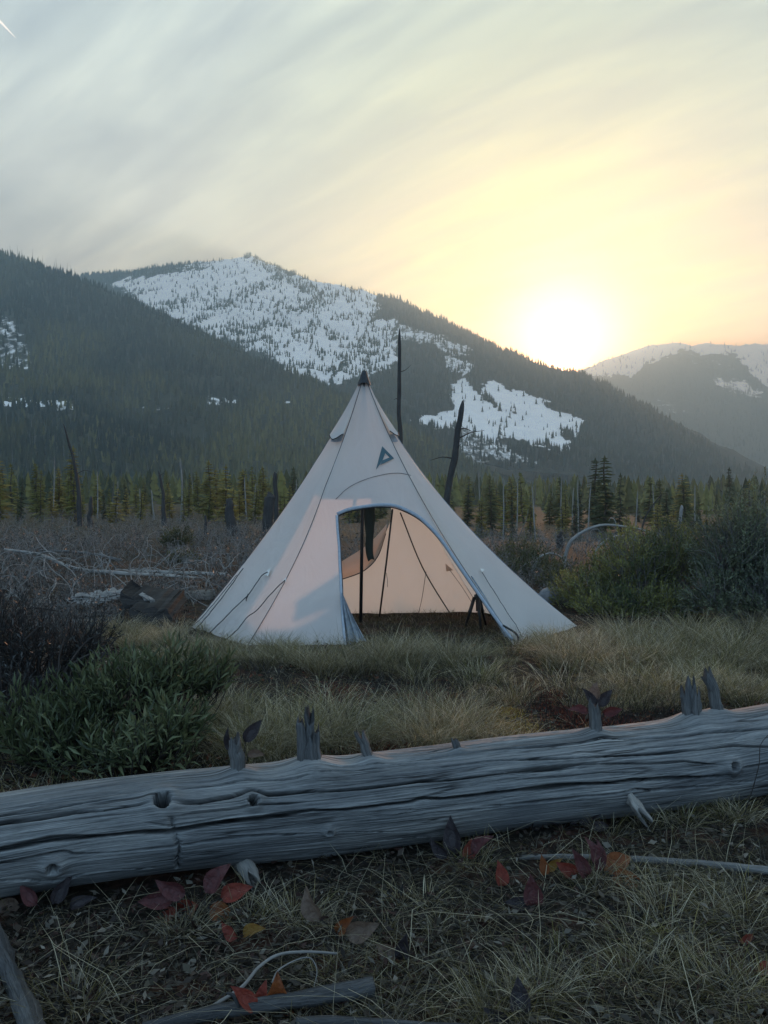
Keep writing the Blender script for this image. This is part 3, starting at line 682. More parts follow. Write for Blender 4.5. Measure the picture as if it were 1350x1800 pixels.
# guy cords with their patches on the left wall and pegs in the ground
def cord(a, b, pts, out, r=.0045, name='guy_cord'):
    q = np.array([solve(a, b, *x) for x in pts]); P = panel(a, b, q[:, 0], q[:, 1], out=.02); P = P + np.outer(np.linspace(0, 1, len(P)) * 0 + 1, [0, 0, 0]); P[:, 1] -= out
    P = curve(P, 30); P += .006 * rng.normal(size=P.shape).cumsum(0) * .25
    V, F, g = tube(P, r, 5); part(tent, name, V, F, M_TRIM, guv=g); return P
cord('L', 'FL', [(474,1006),(462,1014),(440,1046),(405,1080),(364,1119)], .03)
cord('L', 'FL', [(440,1045),(437,1050)], .03)
cord('L', 'FL', [(505,1021),(480,1046),(456,1074),(440,1086),(424,1106),(403,1125)], .03)
cord('L', 'FL', [(432,1000),(400,1046),(372,1080),(346,1107)], .02)
cord('L', 'FL', [(420,1012),(392,1046),(360,1084),(338,1104)], .02, .0035)
cord('FR', 'R', [(842,1005),(868,1048),(900,1098),(912,1120)], .01, .003)
for (a, b, q) in (('L', 'FL', ((480,1000),(466,1012),(476,1015))), ('L', 'FL', ((508,1017),(501,1023),(507,1025))), ('FR', 'R', ((840,1001),(848,1004),(842,1008)))):
    P = [panel(a, b, *solve(a, b, *x), out=.026) for x in q]; part(tent, 'tie_patch', np.array(P), [(0, 1, 2)], M_PATCH)
for k in ('FL', 'FR', 'R', 'L'):
    c_ = CORN[k][0]; d_ = unitv((c_ - CEN) * [1, 1, 0]); z_ = float(gz(c_[0], c_[1]))
    V, F, g = tube(np.array([[c_[0], c_[1], z_ - .08] + d_ * .01, [c_[0], c_[1], z_ + .05] + d_ * .07, [c_[0], c_[1], z_ + .055] + d_ * .05]), .005, 6); part(tent, 'peg', V, F, M_BLACK, guv=g)

# tripod standing inside
tb = W(838, 1094, 7.25); zt = float(gz(tb[0], tb[1]))
tri = thing('tripod', 'small black tripod standing inside the tent doorway', 'tripod', (tb[0], tb[1], zt))
top = W(839, 1022, 7.25); hub = W(839, 1050, 7.25)
V, F, g = tube(np.array([hub - [0, 0, .13], hub, top]), [.013, .016, .014], 10); part(tri, 'centre_column', V, F, M_BLACK, guv=g)
V, F, g = tube(np.array([top - [0, 0, .01], top + [0, 0, .03], top + [0, 0, .035], top + [0, 0, .055]]), [.02, .02, .034, .034], 12); part(tri, 'head', V, F, M_BLACK, guv=g)
V, F, g = tube(np.array([hub - [0, 0, .02], hub + [0, 0, .025]]), [.032, .030], 12); part(tri, 'hub', V, F, M_BLACK, guv=g)
for q, (px, dy) in enumerate(((818, .02), (842, -.16), (857, .10))):
    foot = np.array([(px - 675) / FPX * 7.25, 7.25 + dy, zt - .01]); st = hub + unitv((foot - hub) * [1, 1, 0]) * .028
    n1_ = st + (foot - st) * .48
    V, F, g = tube(np.array([st, st + (foot - st) * .44, n1_, st + (foot - st) * .52, foot]), [.017, .017, .021, .013, .011], 8); leg = part(tri, 'leg', V, F, M_BLACK, guv=g)
    V, F, g = tube(np.array([foot - [0, 0, .012], foot + (st - foot) * .05]), [.015, .012], 8); part(tri, 'rubber_foot', V, F, M_TRIM, guv=g).parent = leg
# ------------------------------------------------------------------ foreground log
LA = np.array([-1.20, 2.40, .150]); LB = np.array([1.625, 3.26, .172])
LDIR = unitv(LB - LA); LLEN = np.linalg.norm(LB - LA)
LU = unitv(np.array([0, 0, 1.0]) - LDIR * LDIR[2]); LS = np.cross(LDIR, LU)   # LS points to the far side or the near side
if LS[1] > 0: LS = -LS                                                        # towards the viewer
def log_r(u): return .153 + (.176 - .153) * np.clip(u / LLEN, -.3, 1.3)
def log_axis(u):
    u = np.asarray(u, float)
    P = LA + u[..., None] * LDIR
    P = P + (.010 * np.sin(u * 1.9 + .6) + .006 * np.sin(u * 4.3))[..., None] * LU; return P
# stubs: (base px, base py, tip px, tip py, radius, prongs)
STUBS = [(420,1355,411,1298,.022,1), (547,1342,543,1256,.032,3), (652,1330,630,1290,.020,0), (806,1313,799,1300,.012,0), (1048,1284,1043,1236,.022,2), (1219,1260,1213,1200,.034,3), (1262,1252,1244,1186,.026,1)]
def hit_log(px, py):
    """(u, angle) of the log surface under a pixel"""
    o = np.array([0, 0, CAM_H]); d = unitv(W(px, py, 1.0) - o)
    best = None
    for t in np.linspace(1.8, 4.5, 1400):
        p_ = o + d * t; u = (p_ - LA) @ LDIR; q = p_ - log_axis(np.array(u)); r = math.hypot(q @ LU, q @ LS)
        if best is None or r - log_r(u) < best[0]: best = (r - log_r(u), u, math.atan2(q @ LS, q @ LU))
        if r < log_r(u): break
    return best[1], best[2]
CR = [  # long drying cracks: points, half width (m), depth (m)
 ([(0,1435),(89,1422),(148,1411),(237,1398)], .0018, .010),
 ([(0,1449),(74,1438),(130,1428),(185,1425),(222,1420),(270,1413)], .0032, .018), ([(300,1412),(352,1411),(407,1401),(441,1391),(470,1398),(548,1392),(607,1390),(678,1383),(733,1375),(793,1372),(900,1357),(1010,1349)], .0042, .022),
 ([(0,1494),(44,1485),(89,1475),(148,1472),(207,1466),(252,1462),(296,1462),(341,1453),(400,1444),(463,1438),(500,1431),(548,1424),(607,1423),(678,1414),(718,1409),(744,1402),(778,1404),(844,1396),(924,1387),(1017,1378),(1072,1376),(1109,1371),(1202,1367),(1280,1363)], .0046, .026),
 ([(850,1417),(961,1406),(1017,1400),(1080,1395),(1117,1386),(1146,1388),(1220,1382),(1285,1380)], .0030, .016),
 ([(730,1336),(850,1321),(943,1313),(998,1308),(1072,1300),(1183,1295),(1269,1287),(1350,1280)], .0028, .014),
 ([(760,1352),(850,1339),(980,1334),(1087,1330),(1183,1323),(1287,1311),(1350,1313)], .0026, .012),
 ([(850,1360),(924,1352),(1017,1345),(1046,1343),(1109,1343),(1202,1339),(1270,1345)], .0026, .012),
 ([(0,1518),(67,1505),(111,1496),(133,1501),(193,1498),(259,1492),(315,1485),(370,1476),(444,1468)], .0022, .010),
 ([(0,1548),(44,1546),(100,1548),(148,1535),(207,1526),(267,1524)], .0026, .012),
 ([(300,1435),(307,1457),(315,1487),(311,1527)], .0020, .010), ([(607,1446),(715,1435),(763,1427),(900,1416)], .0020, .010),
 ([(400,1470),(570,1463),(596,1461),(726,1459)], .0016, .007), ([(310,1437),(340,1430),(400,1423),(470,1414),(540,1410)], .0018, .009),
 ([(300,1392),(360,1384),(440,1374),(520,1372),(600,1358),(680,1352)], .0018, .008), ([(560,1352),(650,1347),(760,1340)], .0014, .006),
 ([(900,1372),(980,1366),(1060,1358),(1130,1357)], .0015, .006), ([(1300,1350),(1350,1341)], .003, .012), ([(1290,1375),(1320,1372),(1350,1360)], .003, .012),
 ([(640,1478),(720,1470),(800,1466)], .0016, .007), ([(1100,1318),(1200,1310),(1300,1297)], .0014, .006), ([(250,1446),(300,1452),(345,1445),(420,1432)], .0016, .007), ([(20,1420),(90,1408),(160,1399)], .0014, .006)]
KNOTS = [(285,1409,.026,.05), (445,1408,.015,.035), (93,1524,.016,.02), (1287,1347,.016,.04), (578,1460,.008,.02)]
NU = 600
U0, U1 = -.55, LLEN + .75
us = np.linspace(U0, U1, NU)
vs_ = np.concatenate([np.linspace(-.55, 2.6, 250, endpoint=False), np.linspace(2.6, 2 * PI - .55, 30, endpoint=False)])   # finer on the side that is seen
NV = len(vs_); vs_ = np.where(vs_ > PI, vs_ - 2 * PI, vs_)
UU, VV = np.meshgrid(us, vs_, indexing='ij')
R = log_r(UU); 
warp = .022 * fbm(UU * 1.4, np.cos(VV) * 2, 21, 3)
Rd = .006 * fbm(UU * 2.0, np.sin(VV) * 2.2 + 4, 22, 4) + .0018 * fbm(UU * 1.1, (VV + warp * 3) * 12.0, 23, 4) + .0016 * fbm(UU * 5, (VV + warp * 3) * 34, 24, 3)
# shallow random checking along the grain
ck = np.abs(fbm(UU * .9, (VV + warp * 2) * 7.5, 25, 3)); Rd -= .0070 * np.exp(-(ck / .011) ** 2) * sstep(-.1, .3, fbm(UU * 1.3, VV * 2, 26, 2))
ck = np.abs(fbm(UU * 1.6 + 7, (VV + warp * 2) * 17, 27, 2)); Rd -= .0035 * np.exp(-(ck / .016) ** 2) * sstep(-.2, .3, fbm(UU * 2.3, VV * 3, 28, 2))
kn = [(hit_log(a, b), r, d) for a, b, r, d in KNOTS]
st_uv = [hit_log(a, min(b + 6, b + 6)) for a, b, *_ in STUBS]
for (u, v), r, d in kn:
    du = UU - u; dv = (VV - v) * R; q = np.hypot(du, dv)
    Rd += .010 * np.exp(-((q - r * 1.5) / (r * .8)) ** 2) + .012 * np.exp(-(du / (r * 3.2)) ** 2 - (dv / (r * 1.6)) ** 2)
    Rd -= (1.9 * d + .015) * sstep(r * 1.02, r * .82, q * (1 + .12 * fbm(du * 40, dv * 40, 3, 2)))
for (u, v), stb in zip(st_uv, STUBS):
    r = stb[4]; du = UU - u; dv = (VV - v) * R
    Rd += r * 1.1 * np.exp(-(du / (r * 2.4)) ** 2 - (dv / (r * 2.0)) ** 2)
for pts, hw, dep in CR:
    q = np.array([hit_log(a, b) for a, b in pts])
    if abs(q[-1, 0] - q[0, 0]) < .12:      # a crack across the grain
        o_ = np.argsort(q[:, 1]); uc = np.interp(VV, q[o_, 1], q[o_, 0]) + .004 * fbm(VV * 20, VV * 0, 5, 2)
        ins = (VV > q[:, 1].min()) & (VV < q[:, 1].max()); Rd -= ins * 2.2 * dep * np.exp(-((UU - uc) / .0045) ** 2); continue
    vc = np.interp(UU, q[:, 0], q[:, 1]) + .012 * fbm(UU * 9, UU * 0 + hw * 9e3, 31, 3)
    fade = sstep(q[0, 0] - .02, q[0, 0] + .10, UU) * sstep(q[-1, 0] + .02, q[-1, 0] - .10, UU)
    if pts[0][0] == 0: fade = sstep(q[-1, 0] + .02, q[-1, 0] - .10, UU)
    if pts[-1][0] == 1350: fade = sstep(q[0, 0] - .02, q[0, 0] + .10, UU)
    wid = hw * 1.15 * (.45 + 1.1 * vnoise(UU * 6, UU * 0, 41)) + 3e-4
    dv = (VV - vc) * R
    Rd -= fade * 2.3 * dep * np.exp(-(np.abs(dv) / wid) ** 4) - fade * .0025 * np.exp(-(dv / (wid * 5)) ** 2)
PX = log_axis(us)[:, None]
V = PX + (R + Rd)[..., None] * (np.cos(VV)[..., None] * LU + np.sin(VV)[..., None] * LS)
V = V.reshape(-1, 3); gv = np.stack([UU, (VV + warp) * .16, np.zeros_like(UU)], -1).reshape(-1, 3)
i = np.arange(NU - 1)[:, None] * NV; j = np.arange(NV)[None]; j2 = (j + 1) % NV
F = np.stack([(i + j).ravel(), (i + j2).ravel(), (i + NV + j2).ravel(), (i + NV + j).ravel()], 1)
logt = thing('fallen_log', 'long weathered grey cracked log lying across the foreground', 'log', (LA + LB) / 2 * [1, 1, 0])
part(logt, 'trunk', V, F, M_LOG, guv=gv)
part(logt, 'cut_end', np.vstack([V[:NV], log_axis(np.array([U0]))]), np.array([(NV, (k + 1) % NV, k) for k in range(NV)]), M_LOG, guv=np.zeros((NV + 1, 3)))
part(logt, 'cut_end', np.vstack([V[-NV:], log_axis(np.array([U1]))]), np.array([(NV, k, (k + 1) % NV) for k in range(NV)]), M_LOG, guv=np.zeros((NV + 1, 3)))
M_STUB = wood_mat('broken_stub', (.025, .026, .028), (.17, .172, .175), 90, 0, .8)
def prong(a, b, r0, seed, jag=.5):
    """a snapped-off stub: nearly even shaft with a splintered crown and a sunken heart"""
    n = 18; sd = 16; t = np.linspace(0, 1, n); P = a + (b - a) * t[:, None]; r_ = np.random.default_rng(seed)
    P = P + (fbm(t * 3, t * 0, seed, 2) * r0 * .35)[:, None] * LDIR
    rr = r0 * (1.08 - .22 * t); rr[0] *= 1.7; rr[1] *= 1.3; rr[2] *= 1.1
    V, F, g = tube(P, rr, sd, rough=.45, seed=seed)
    d = unitv(b - a); ln = np.linalg.norm(b - a); hh = ((V - a) @ d) / ln
    k = sstep(.50, 1.0, hh); sp_ = r_.uniform(-1, 1, sd); sp_ = .6 * sp_ + .4 * np.roll(sp_, 1)
    idx = np.arange(len(V)) % sd; q = sp_[idx]; q[-2] = 0; q[-1] = -1.1
    V = V + d * (k * q * np.minimum(ln * .34, r0 * 2.2) * (.38 + .6 * jag))[:, None]
    ax = a + np.outer((V - a) @ d, d); V = ax + (V - ax) * (1 - .35 * sstep(.2, 1, q) * k)[:, None]
    return V, F, g
for n_, ((u, v), (bx, by, tx, ty, r, pr)) in enumerate(zip(st_uv, STUBS)):
    ax = log_axis(np.array(u)); a = ax + (log_r(u) - .01) * (math.cos(v) * LU + math.sin(v) * LS)
    tip = W(tx, ty, a[1])
    if pr <= 2: pieces = [prong(a, tip, r, 50 + n_)]
    if pr == 2: pieces.append(prong(a + LDIR * r * .6, tip + LDIR * r * .7 - (tip - a) * .25, r * .5, 71 + n_))
    if pr == 3:
        L = tip - a
        pieces = [prong(a - LDIR * r * .75, a - LDIR * r * .95 + L * .86, r * .46, 60 + n_, .9), prong(a, tip + LDIR * .004, r * .66, 61 + n_, 1.2), prong(a + LDIR * r * .7, a + LDIR * r * .75 + L * .74, r * .50, 62 + n_, 1.0), prong(a + LS * r * .4, a + LS * r * .5 + L * .6, r * .55, 63 + n_, 1.0)]
    V, F, g = cat_geo(pieces)
    part(logt, 'branch_stub', V, F, M_STUB, ['slim dark stub left of the forked one', 'dark jagged three-pronged stub', 'short pale stub leaning left', 'tiny dark stub', 'blunt grey stub in the middle right', 'jagged forked stub near the right end', 'tall pointed grey stub at the right end'][n_], guv=g)
for (px, py, tx, ty, r) in ((425,1520,446,1548,.026), (1106,1402,1135,1440,.020)):
    u, v = hit_log(px, py); ax = log_axis(np.array(u)); a = ax + (log_r(u) - .02) * (math.cos(v) * LU + math.sin(v) * LS); b_ = W(tx, ty, a[1] - .10)
    V, F, g = prong(a, b_, r, 90 + px, 1.2); part(logt, 'branch_stub', V, F, M_PALE, 'pale splintered stub on the underside', guv=g)
# ------------------------------------------------------------------ treeline
def conifer(h, wr, seed, whorls=24, per=6, droop=.25, gap=.0, col=(.03, .045, .025), colv=.4, sparse=1.0, base=.03, twig=.46):
    r = np.random.default_rng(seed); tri = []; cols = []
    for k in range(whorls):
        t = base + (1 - base) * (k + r.uniform(-.3, .3)) / whorls; z = h * np.clip(t, base, .985)
        L0 = wr * h * (1 - t) ** .8 * (.75 + .25 * min(1, (t - base) * 8 + .35)) + .02 * h
        for j in range(per):
            if r.random() > sparse: continue
            a = r.uniform(0, 2 * PI); L = L0 * r.uniform(.55, 1.15); d = np.array([math.cos(a), math.sin(a), 0]); sd = np.array([-d[1], d[0], 0])
            rise = r.uniform(-.1, .25) - droop * (1 - t) ; m = 5
            shade_ = r.uniform(1 - colv, 1 + colv)
            for i in range(m):
                u = (i + .5 + r.uniform(-.3, .3)) / m
                p_ = np.array([0, 0, z]) + d * L * u + np.array([0, 0, L * (rise * u - droop * .5 * u * u)])
                w_ = twig * L * (1.15 - u) + .012 * h
                for sg in (-1, 1):
                    e = p_ + (d * .75 + sd * sg * r.uniform(.5, 1.0)) * w_ + np.array([0, 0, r.uniform(-.35, .12) * w_])
                    q = p_ + d * w_ * r.uniform(.15, .35) + np.array([0, 0, r.uniform(-.1, .45) * w_])
                    o = p_ - d * w_ * .25 + np.array([0, 0, -.12 * w_])
                    tri.append((o, e, q)); cols.append(np.array(col) * shade_ * r.uniform(.8, 1.2))
    # leader
    for j in range(6):
        a = j * PI / 3; tri.append((np.array([0, 0, h * 1.02]), np.array([math.cos(a) * .02 * h, math.sin(a) * .02 * h, h * .93]), np.array([math.cos(a + .9) * .02 * h, math.sin(a + .9) * .02 * h, h * .93]))); cols.append(np.array(col))
    T = np.array(tri); V = T.reshape(-1, 3); F = np.arange(len(V)).reshape(-1, 3); C = np.repeat(np.array(cols), 3, 0)
    zz = np.linspace(-.3, h * .96, 8); P = np.stack([.01 * h * np.sin(zz + seed), .01 * h * np.cos(zz * 1.3), zz], -1)
    tv, tf, tg = tube(P, np.linspace(.022 * h ** .9, .004 * h, 8), 6)
    return (V, F, C), (tv, tf, tg)
M_BARK = wood_mat('bark', (.035, .030, .027), (.11, .095, .08), 18, 0, .8)
PROTO = {}
for nm, specs in {
  'larch': [(6.0, .17, 1, 24, 6, .1, 0, (.21, .195, .07), .45, .9), (7.0, .15, 2, 26, 6, .1, 0, (.17, .17, .065), .45, .85), (5.0, .20, 3, 20, 6, .12, 0, (.23, .20, .07), .45, .85), (8.0, .13, 4, 28, 5, .1, 0, (.17, .175, .055), .45, .85)],
  'conifer': [(8.0, .15, 11, 28, 6, .3, 0, (.085, .11, .058), .45, .95), (9.5, .12, 12, 32, 6, .35, 0, (.07, .092, .055), .45, .9), (7.0, .18, 13, 26, 6, .3, 0, (.11, .13, .06), .45, .9), (10.5, .11, 14, 34, 5, .35, 0, (.065, .085, .055), .45, .85)],
  'pine': [(3.0, .24, 21, 15, 6, .0, 0, (.10, .12, .05), .4, .9)]}.items():
    PROTO[nm] = []
    for sp_ in specs:
        (V, F, C), (tv, tf, tg) = conifer(*sp_)
        PROTO[nm].append((sp_[0], mesh(nm + '_crown', V, F, M_NEEDLE, col=C, smooth=False), mesh(nm + '_trunk', tv, tf, M_BARK, guv=tg)))
def plant(name, kind, k, x, y, h, label, cat, group=None, lean=0.0, z=None):
    h0, cr, tr = PROTO[kind][k % len(PROTO[kind])]
    t = thing(name, label, cat, (x, y, float(gz(x, y)) if z is None else z), group)
    sc = h / h0; q_ = sc * rng.uniform(1.05, 1.75); t.scale = (q_, q_ * rng.uniform(.9, 1.1), sc); t.rotation_euler = (lean * rng.normal(), lean * rng.normal(), rng.uniform(0, 6.28))
    link('crown', cr, t); link('trunk', tr, t)
    return t
# left treeline: soft yellow-green larches
def top_to_h(px, py, D):
    x = (px - 675) / FPX * D; return x, D, CAM_H + (HORIZON - py) / FPX * D - float(gz(x, D))
LT = [(-90,800),(-40,808),(8,792),(34,812),(62,800),(88,826),(118,806),(141,782),(160,818),(182,836),(204,842),(232,846),(258,838),(300,852),(338,828),(360,812),(386,800),(402,806),(428,818),(446,822),(470,806),(498,818),(520,826),(548,820),(566,838),(592,830),(612,842)]
def zone(px, cuts, names): return names[int(np.searchsorted(cuts, px))]
ROW = ('front', 'middle', 'rear')
for k, (px, py) in enumerate(LT):
    for rep in range(3):
        D_ = [47, 60, 80][rep] + rng.uniform(-6, 6); qx = px + rng.uniform(-18, 18); x, y, h = top_to_h(qx, py + [38, 18, 4][rep] + rng.uniform(-22, 34), D_)
        if rng.random() < .22: continue
        lab = f'{ROW[rep]}-row yellow-green young larch ' + zone(qx, (60, 140, 285, 410, 490), ('at the far left edge', 'left of the thin leaning snag', 'between the leaning snag and the short black snag', 'between the short black snag and the leaning stump', 'behind the charred stumps', 'just behind the tent slope'))
        plant('larch_tree', 'larch' if rng.random() < .85 else 'conifer', int(rng.integers(4)), x, y, max(h, 2.0), lab, 'tree', 'larches in the left treeline', .03)
RT = [(640,850),(668,848),(705,840),(740,836),(768,842),(800,838),(826,822),(848,818),(872,830),(900,838),(924,832),(950,842),(976,836),(1000,846),(1020,838),(1110,842),(1135,850),(1160,846),(1190,838),(1216,848),(1242,842),(1268,850),(1296,846),(1322,850),(1348,846),(1380,840),(1420,836),(1460,842)]
for k, (px, py) in enumerate(RT):
    for rep in range(3):
        D_ = [52, 70, 96][rep] + rng.uniform(-7, 7); qx = px + rng.uniform(-18, 18); x, y, h = top_to_h(qx, py + [42, 20, 4][rep] + rng.uniform(-22, 34), D_)
        if rng.random() < .22: continue
        lab = f'{ROW[rep]}-row dim green conifer ' + zone(qx, (770, 860, 960, 1050, 1150, 1260), ('behind the tent peak', 'beside the leaning burnt snag', 'right of the leaning burnt snag', 'above the small dark stump', 'above the arched stems', 'between the arches and the right shrub', 'above the right shrub'))
        plant('conifer_tree', 'conifer' if rng.random() < .6 else 'larch', int(rng.integers(4)), x, y, max(h, 2.6), lab, 'tree', 'conifers in the right treeline', .03)
for px, py, D_, k, lab in ((1047, 806, 76, 1, 'tall conifer rising left of a twin above the right treeline'), (1064, 802, 74, 0, 'tallest conifer standing above the right treeline'), (1090, 832, 70, 3, 'slim dark conifer just right of the tallest one'), (1204, 846, 66, 2, 'stout dark conifer above the right evergreen shrub'), (1282, 822, 110, 3, 'tall conifer at the far right below the sunbeam'), (1172, 858, 60, 1, 'dark conifer between the arched stems and the shrub')):
    x, y, h = top_to_h(px, py, D_); plant('conifer_tree', 'conifer', k, x, y, h, lab, 'tree', None, .01)
x, y, h = top_to_h(899, 938, 13.5); t = plant('young_pine', 'pine', 0, x, y, h, 'small bright young pine just right of the tent', 'tree')

# ------------------------------------------------------------------ burnt snags and stumps
ORD = ['first ', 'second ', 'third ', 'fourth ', 'fifth ', 'sixth ', 'seventh ', 'eighth ', 'ninth ', 'tenth ', 'eleventh ', 'twelfth ']
def snag(px0, py0, px1, py1, D_, r0, r1, label, mat=M_SNAG, name='dead_tree', bend=0.0, seed=0, top='broken', group=None, nb=0, cat='dead tree', lean_d=0.0):
    a = W(px0, py0, D_); a[2] = float(gz(a[0], a[1])) - .1; b = W(px1, py1, D_ + lean_d)
    n = 30; t = np.linspace(0, 1, n)[:, None]; P = a + (b - a) * t
    P[:, 0] += bend * np.sin(PI * t[:, 0]) + r0 * .35 * fbm(t[:, 0] * 5, t[:, 0] * 0 + seed, seed, 2)
    rr = r0 + (r1 - r0) * t[:, 0]; rr[0] *= 1.35; rr[1] *= 1.12
    if top == 'broken': rr[-1] *= .25; rr[-2] *= .75
    tg = thing(name, label, cat, a, group)
    V, F, g = tube(P, rr, 9, rough=.22, seed=seed)
    if top == 'broken':
        d = unitv(b - a); k = sstep(.93, 1, t[:, 0]); hh = (V - a) @ d / np.linalg.norm(b - a); V = V + d * (sstep(.9, 1, hh) * r1 * 2.5 * fbm(V[:, 0] * 14 / max(r1, .02) * .05, V[:, 1] * 9, seed, 2))[:, None]
    part(tg, 'trunk', V, F, mat, guv=g)
    for q in range(nb):
        u = rng.uniform(.25, .95); o = a + (b - a) * u; i = int(u * (n - 1)); o = P[i]; an = rng.uniform(0, 6.28); L = rng.uniform(4, 11) * r0 * (1.1 - u * .6)
        Q = curve([o, o + np.array([math.cos(an), math.sin(an) * .6, rng.uniform(-.2, .5)]) * L * .5, o + np.array([math.cos(an), math.sin(an) * .6, rng.uniform(-.5, .6)]) * L], 7)
        V, F, g = tube(Q, np.linspace(rr[i] * .28, rr[i] * .06, 7), 5); part(tg, 'branch', V, F, mat, guv=g)
    return tg
snag(704, 935, 702, 578, 30, .115, .055, 'tall straight burnt snag rising behind the tent peak', seed=1, nb=4)
snag(770, 932, 812, 704, 28, .150, .095, 'leaning burnt snag with broken top right of the tent', seed=2, nb=5, bend=.06)
snag(141, 917, 111, 745, 36, .125, .03, 'thin black snag leaning left on the far left', seed=3, bend=.22, nb=6)
snag(289, 916, 279, 826, 38, .14, .03, 'short thin black snag left of the pale trunk', seed=4, bend=.1, nb=3)
snag(318, 914, 317, 806, 48, .07, .04, 'pale thin dead trunk in the left treeline', M_PALE, seed=5, bend=.1, nb=5)
snag(408, 938, 402, 872, 25, .22, .09, 'charred leaning stump left of the tent', seed=6, name='burnt_stump', cat='stump')
snag(473, 926, 474, 866, 24, .19, .15, 'thick charred stump beside the tent wall', seed=7, name='burnt_stump', cat='stump')
snag(487, 922, 484, 826, 26, .10, .065, 'narrow charred post behind the thick stump', seed=8)
snag(158, 915, 160, 873, 34, .14, .06, 'low dark stump at the foot of the leaning snag', seed=9, name='burnt_stump', cat='stump')
snag(985, 968, 983, 938, 19, .095, .07, 'small dark stump under the arched stems', seed=10, name='burnt_stump', cat='stump')
snag(362, 928, 361, 905, 26, .06, .04, 'tiny dark stump in the brush', seed=12, name='burnt_stump', cat='stump')
snag(1192, 945, 1199, 888, 34, .09, .07, 'pale short dead trunk behind the right shrub', M_PALE, seed=14)
for k, (px, t_, D_) in enumerate([(96,800,60),(170,828,58),(205,845,56),(246,858,54),(270,860,52),(432,838,58),(445,850,56),(520,842,60)]):
    snag(px + rng.uniform(-3, 3), 915, px + rng.uniform(-6, 6), t_, D_, .055, .03, ORD[k] + 'slender pale dead trunk from the left among the left larches', M_PALE, seed=20 + k, group='pale dead trunks on the left', nb=2)
for k, (px, t_, D_) in enumerate([(842,826,52),(884,842,50),(908,838,55),(940,856,50),(988,838,56),(1003,856,50),(1016,842,58),(1034,852,52),(1118,862,50),(1150,850,60),(1222,852,56)]):
    snag(px + rng.uniform(-3, 3), 945, px + rng.uniform(-5, 5), t_, D_, .055, .03, ORD[k] + 'slender pale dead trunk from the left among the right conifers', M_PALE, seed=40 + k, group='pale dead trunks on the right', nb=2)
# thin dead spires along the left ridge line
for k, (px, hh) in enumerate([(18,18),(31,22),(38,16),(57,20),(67,14),(75,17),(96,12),(99,20),(107,11),(118,16),(125,13),(131,10)]):
    yy = 1436 - px * .45; x = (px - 675) / FPX * yy; z = float(left_at(np.array([x]), np.array([yy]))[0]); H = (hh + 6) / FPX * yy
    V, F, g = tube(np.array([[0, 0, -2], [.1, 0, H * .5], [rng.uniform(-1, 1), 0, H]]), [.45, .32, .08], 5); tag(link('ridge_snag', mesh('ridge_snag', V, F, M_SNAG, guv=g), None, (x, yy, z)), ORD[k] + 'hair-thin dead spire from the left on the left ridge line', 'dead tree', 'dead spires on the ridge')
# fallen pale poles with curling branches in the brush left of the tent
def fallen(label, pts, r0, r1, mat, name='fallen_pole', cat='fallen tree', branches=()):
    P = np.array([W(*p) for p in pts]); b0 = P[len(P) // 2].copy(); b0[2] = float(gz(b0[0], b0[1])); t = thing(name, label, cat, b0)
    C = curve(P, 40); V, F, g = tube(C, np.linspace(r0, r1, 40), 9, rough=.12, seed=int(pts[0][0])); part(t, 'trunk', V, F, mat, guv=g)
    for br in branches:
        V, F, g = tube(curve([W(*p) for p in br[0]], 26), np.linspace(br[1], br[1] * .45, 26), 6); part(t, 'branch', V, F, mat, guv=g)
    return t
def curl(px, py, D_, s_=1.0, seed=0):
    """a dead branch that springs up, bends over and wavers"""
    r = np.random.default_rng(seed * 7 + 1); a = r.uniform(-2.7, -.4); out = []; x, y = px, py; k = r.uniform(.05, .45) * r.choice([-1, 1]); st = r.uniform(7, 13) * s_; n = int(r.integers(6, 11)); dd = r.uniform(-.12, .12)
    for i in range(n): out.append((x, y, D_ + dd * i)); x += math.cos(a) * st; y += math.sin(a) * st * .55; a += k + r.normal(0, .22); st *= r.uniform(.82, 1.0)
    return out
lb = [(curl(px, py, d, s_, sd), float(rng.uniform(.006, .013))) for px, py, d, s_, sd in [(40,976,12.8,1,31),(185,1004,12.2,1.3,32),(245,1010,12,1.3,33),(315,1013,11.8,1.2,34),(110,994,12.5,1.4,35),(345,1016,11.7,1.4,36),(150,1000,12.4,1.1,1),(175,998,12.3,1.2,2),(205,1003,12.2,1.2,3),(230,1006,12,1.1,4),(262,1008,12,.9,5),(120,996,12.5,1.1,6),(90,990,12.6,1,7),(60,982,12.7,1,8),(300,1012,11.8,1,9),(330,1015,11.7,1.1,10),(355,1017,11.6,1.2,11),(140,1002,12.3,.9,12),(375,1018,11.5,1.1,13)]]
fallen('long pale fallen pole bristling with curled branches left of the tent', [(8,966,12.9),(70,975,12.7),(130,999,12.4),(210,1008,12.1),(300,1015,11.8),(404,1026,11.4)],   .022, .052, M_PALE, branches=lb)
lb = [(curl(px, py, d, s_, sd), float(rng.uniform(.005, .011))) for px, py, d, s_, sd in [(240,1003,12.4,1.0,21),(280,1005,12.3,1.2,22),(310,1006,12.2,1.3,23),(350,1008,12.1,1.2,24),(380,1010,12,1.1,25)]]
fallen('shorter pale pole lying just above the long one', [(205,1003,12.6),(290,1007,12.3),(400,1013,12.0)], .03, .055, M_PALE, branches=lb)
fallen('dull brown log half hidden left of the tent wall', [(235,1066,9.6),(300,1061,9.4),(380,1058,9.2)], .13, .15, M_BROWNLOG, name='fallen_log', cat='log')
fallen('thin grey pole slanting through the brush at far left', [(-30,975,15),(60,968,15),(150,972,14.8),(215,985,14.5)], .02, .03, M_STICK)
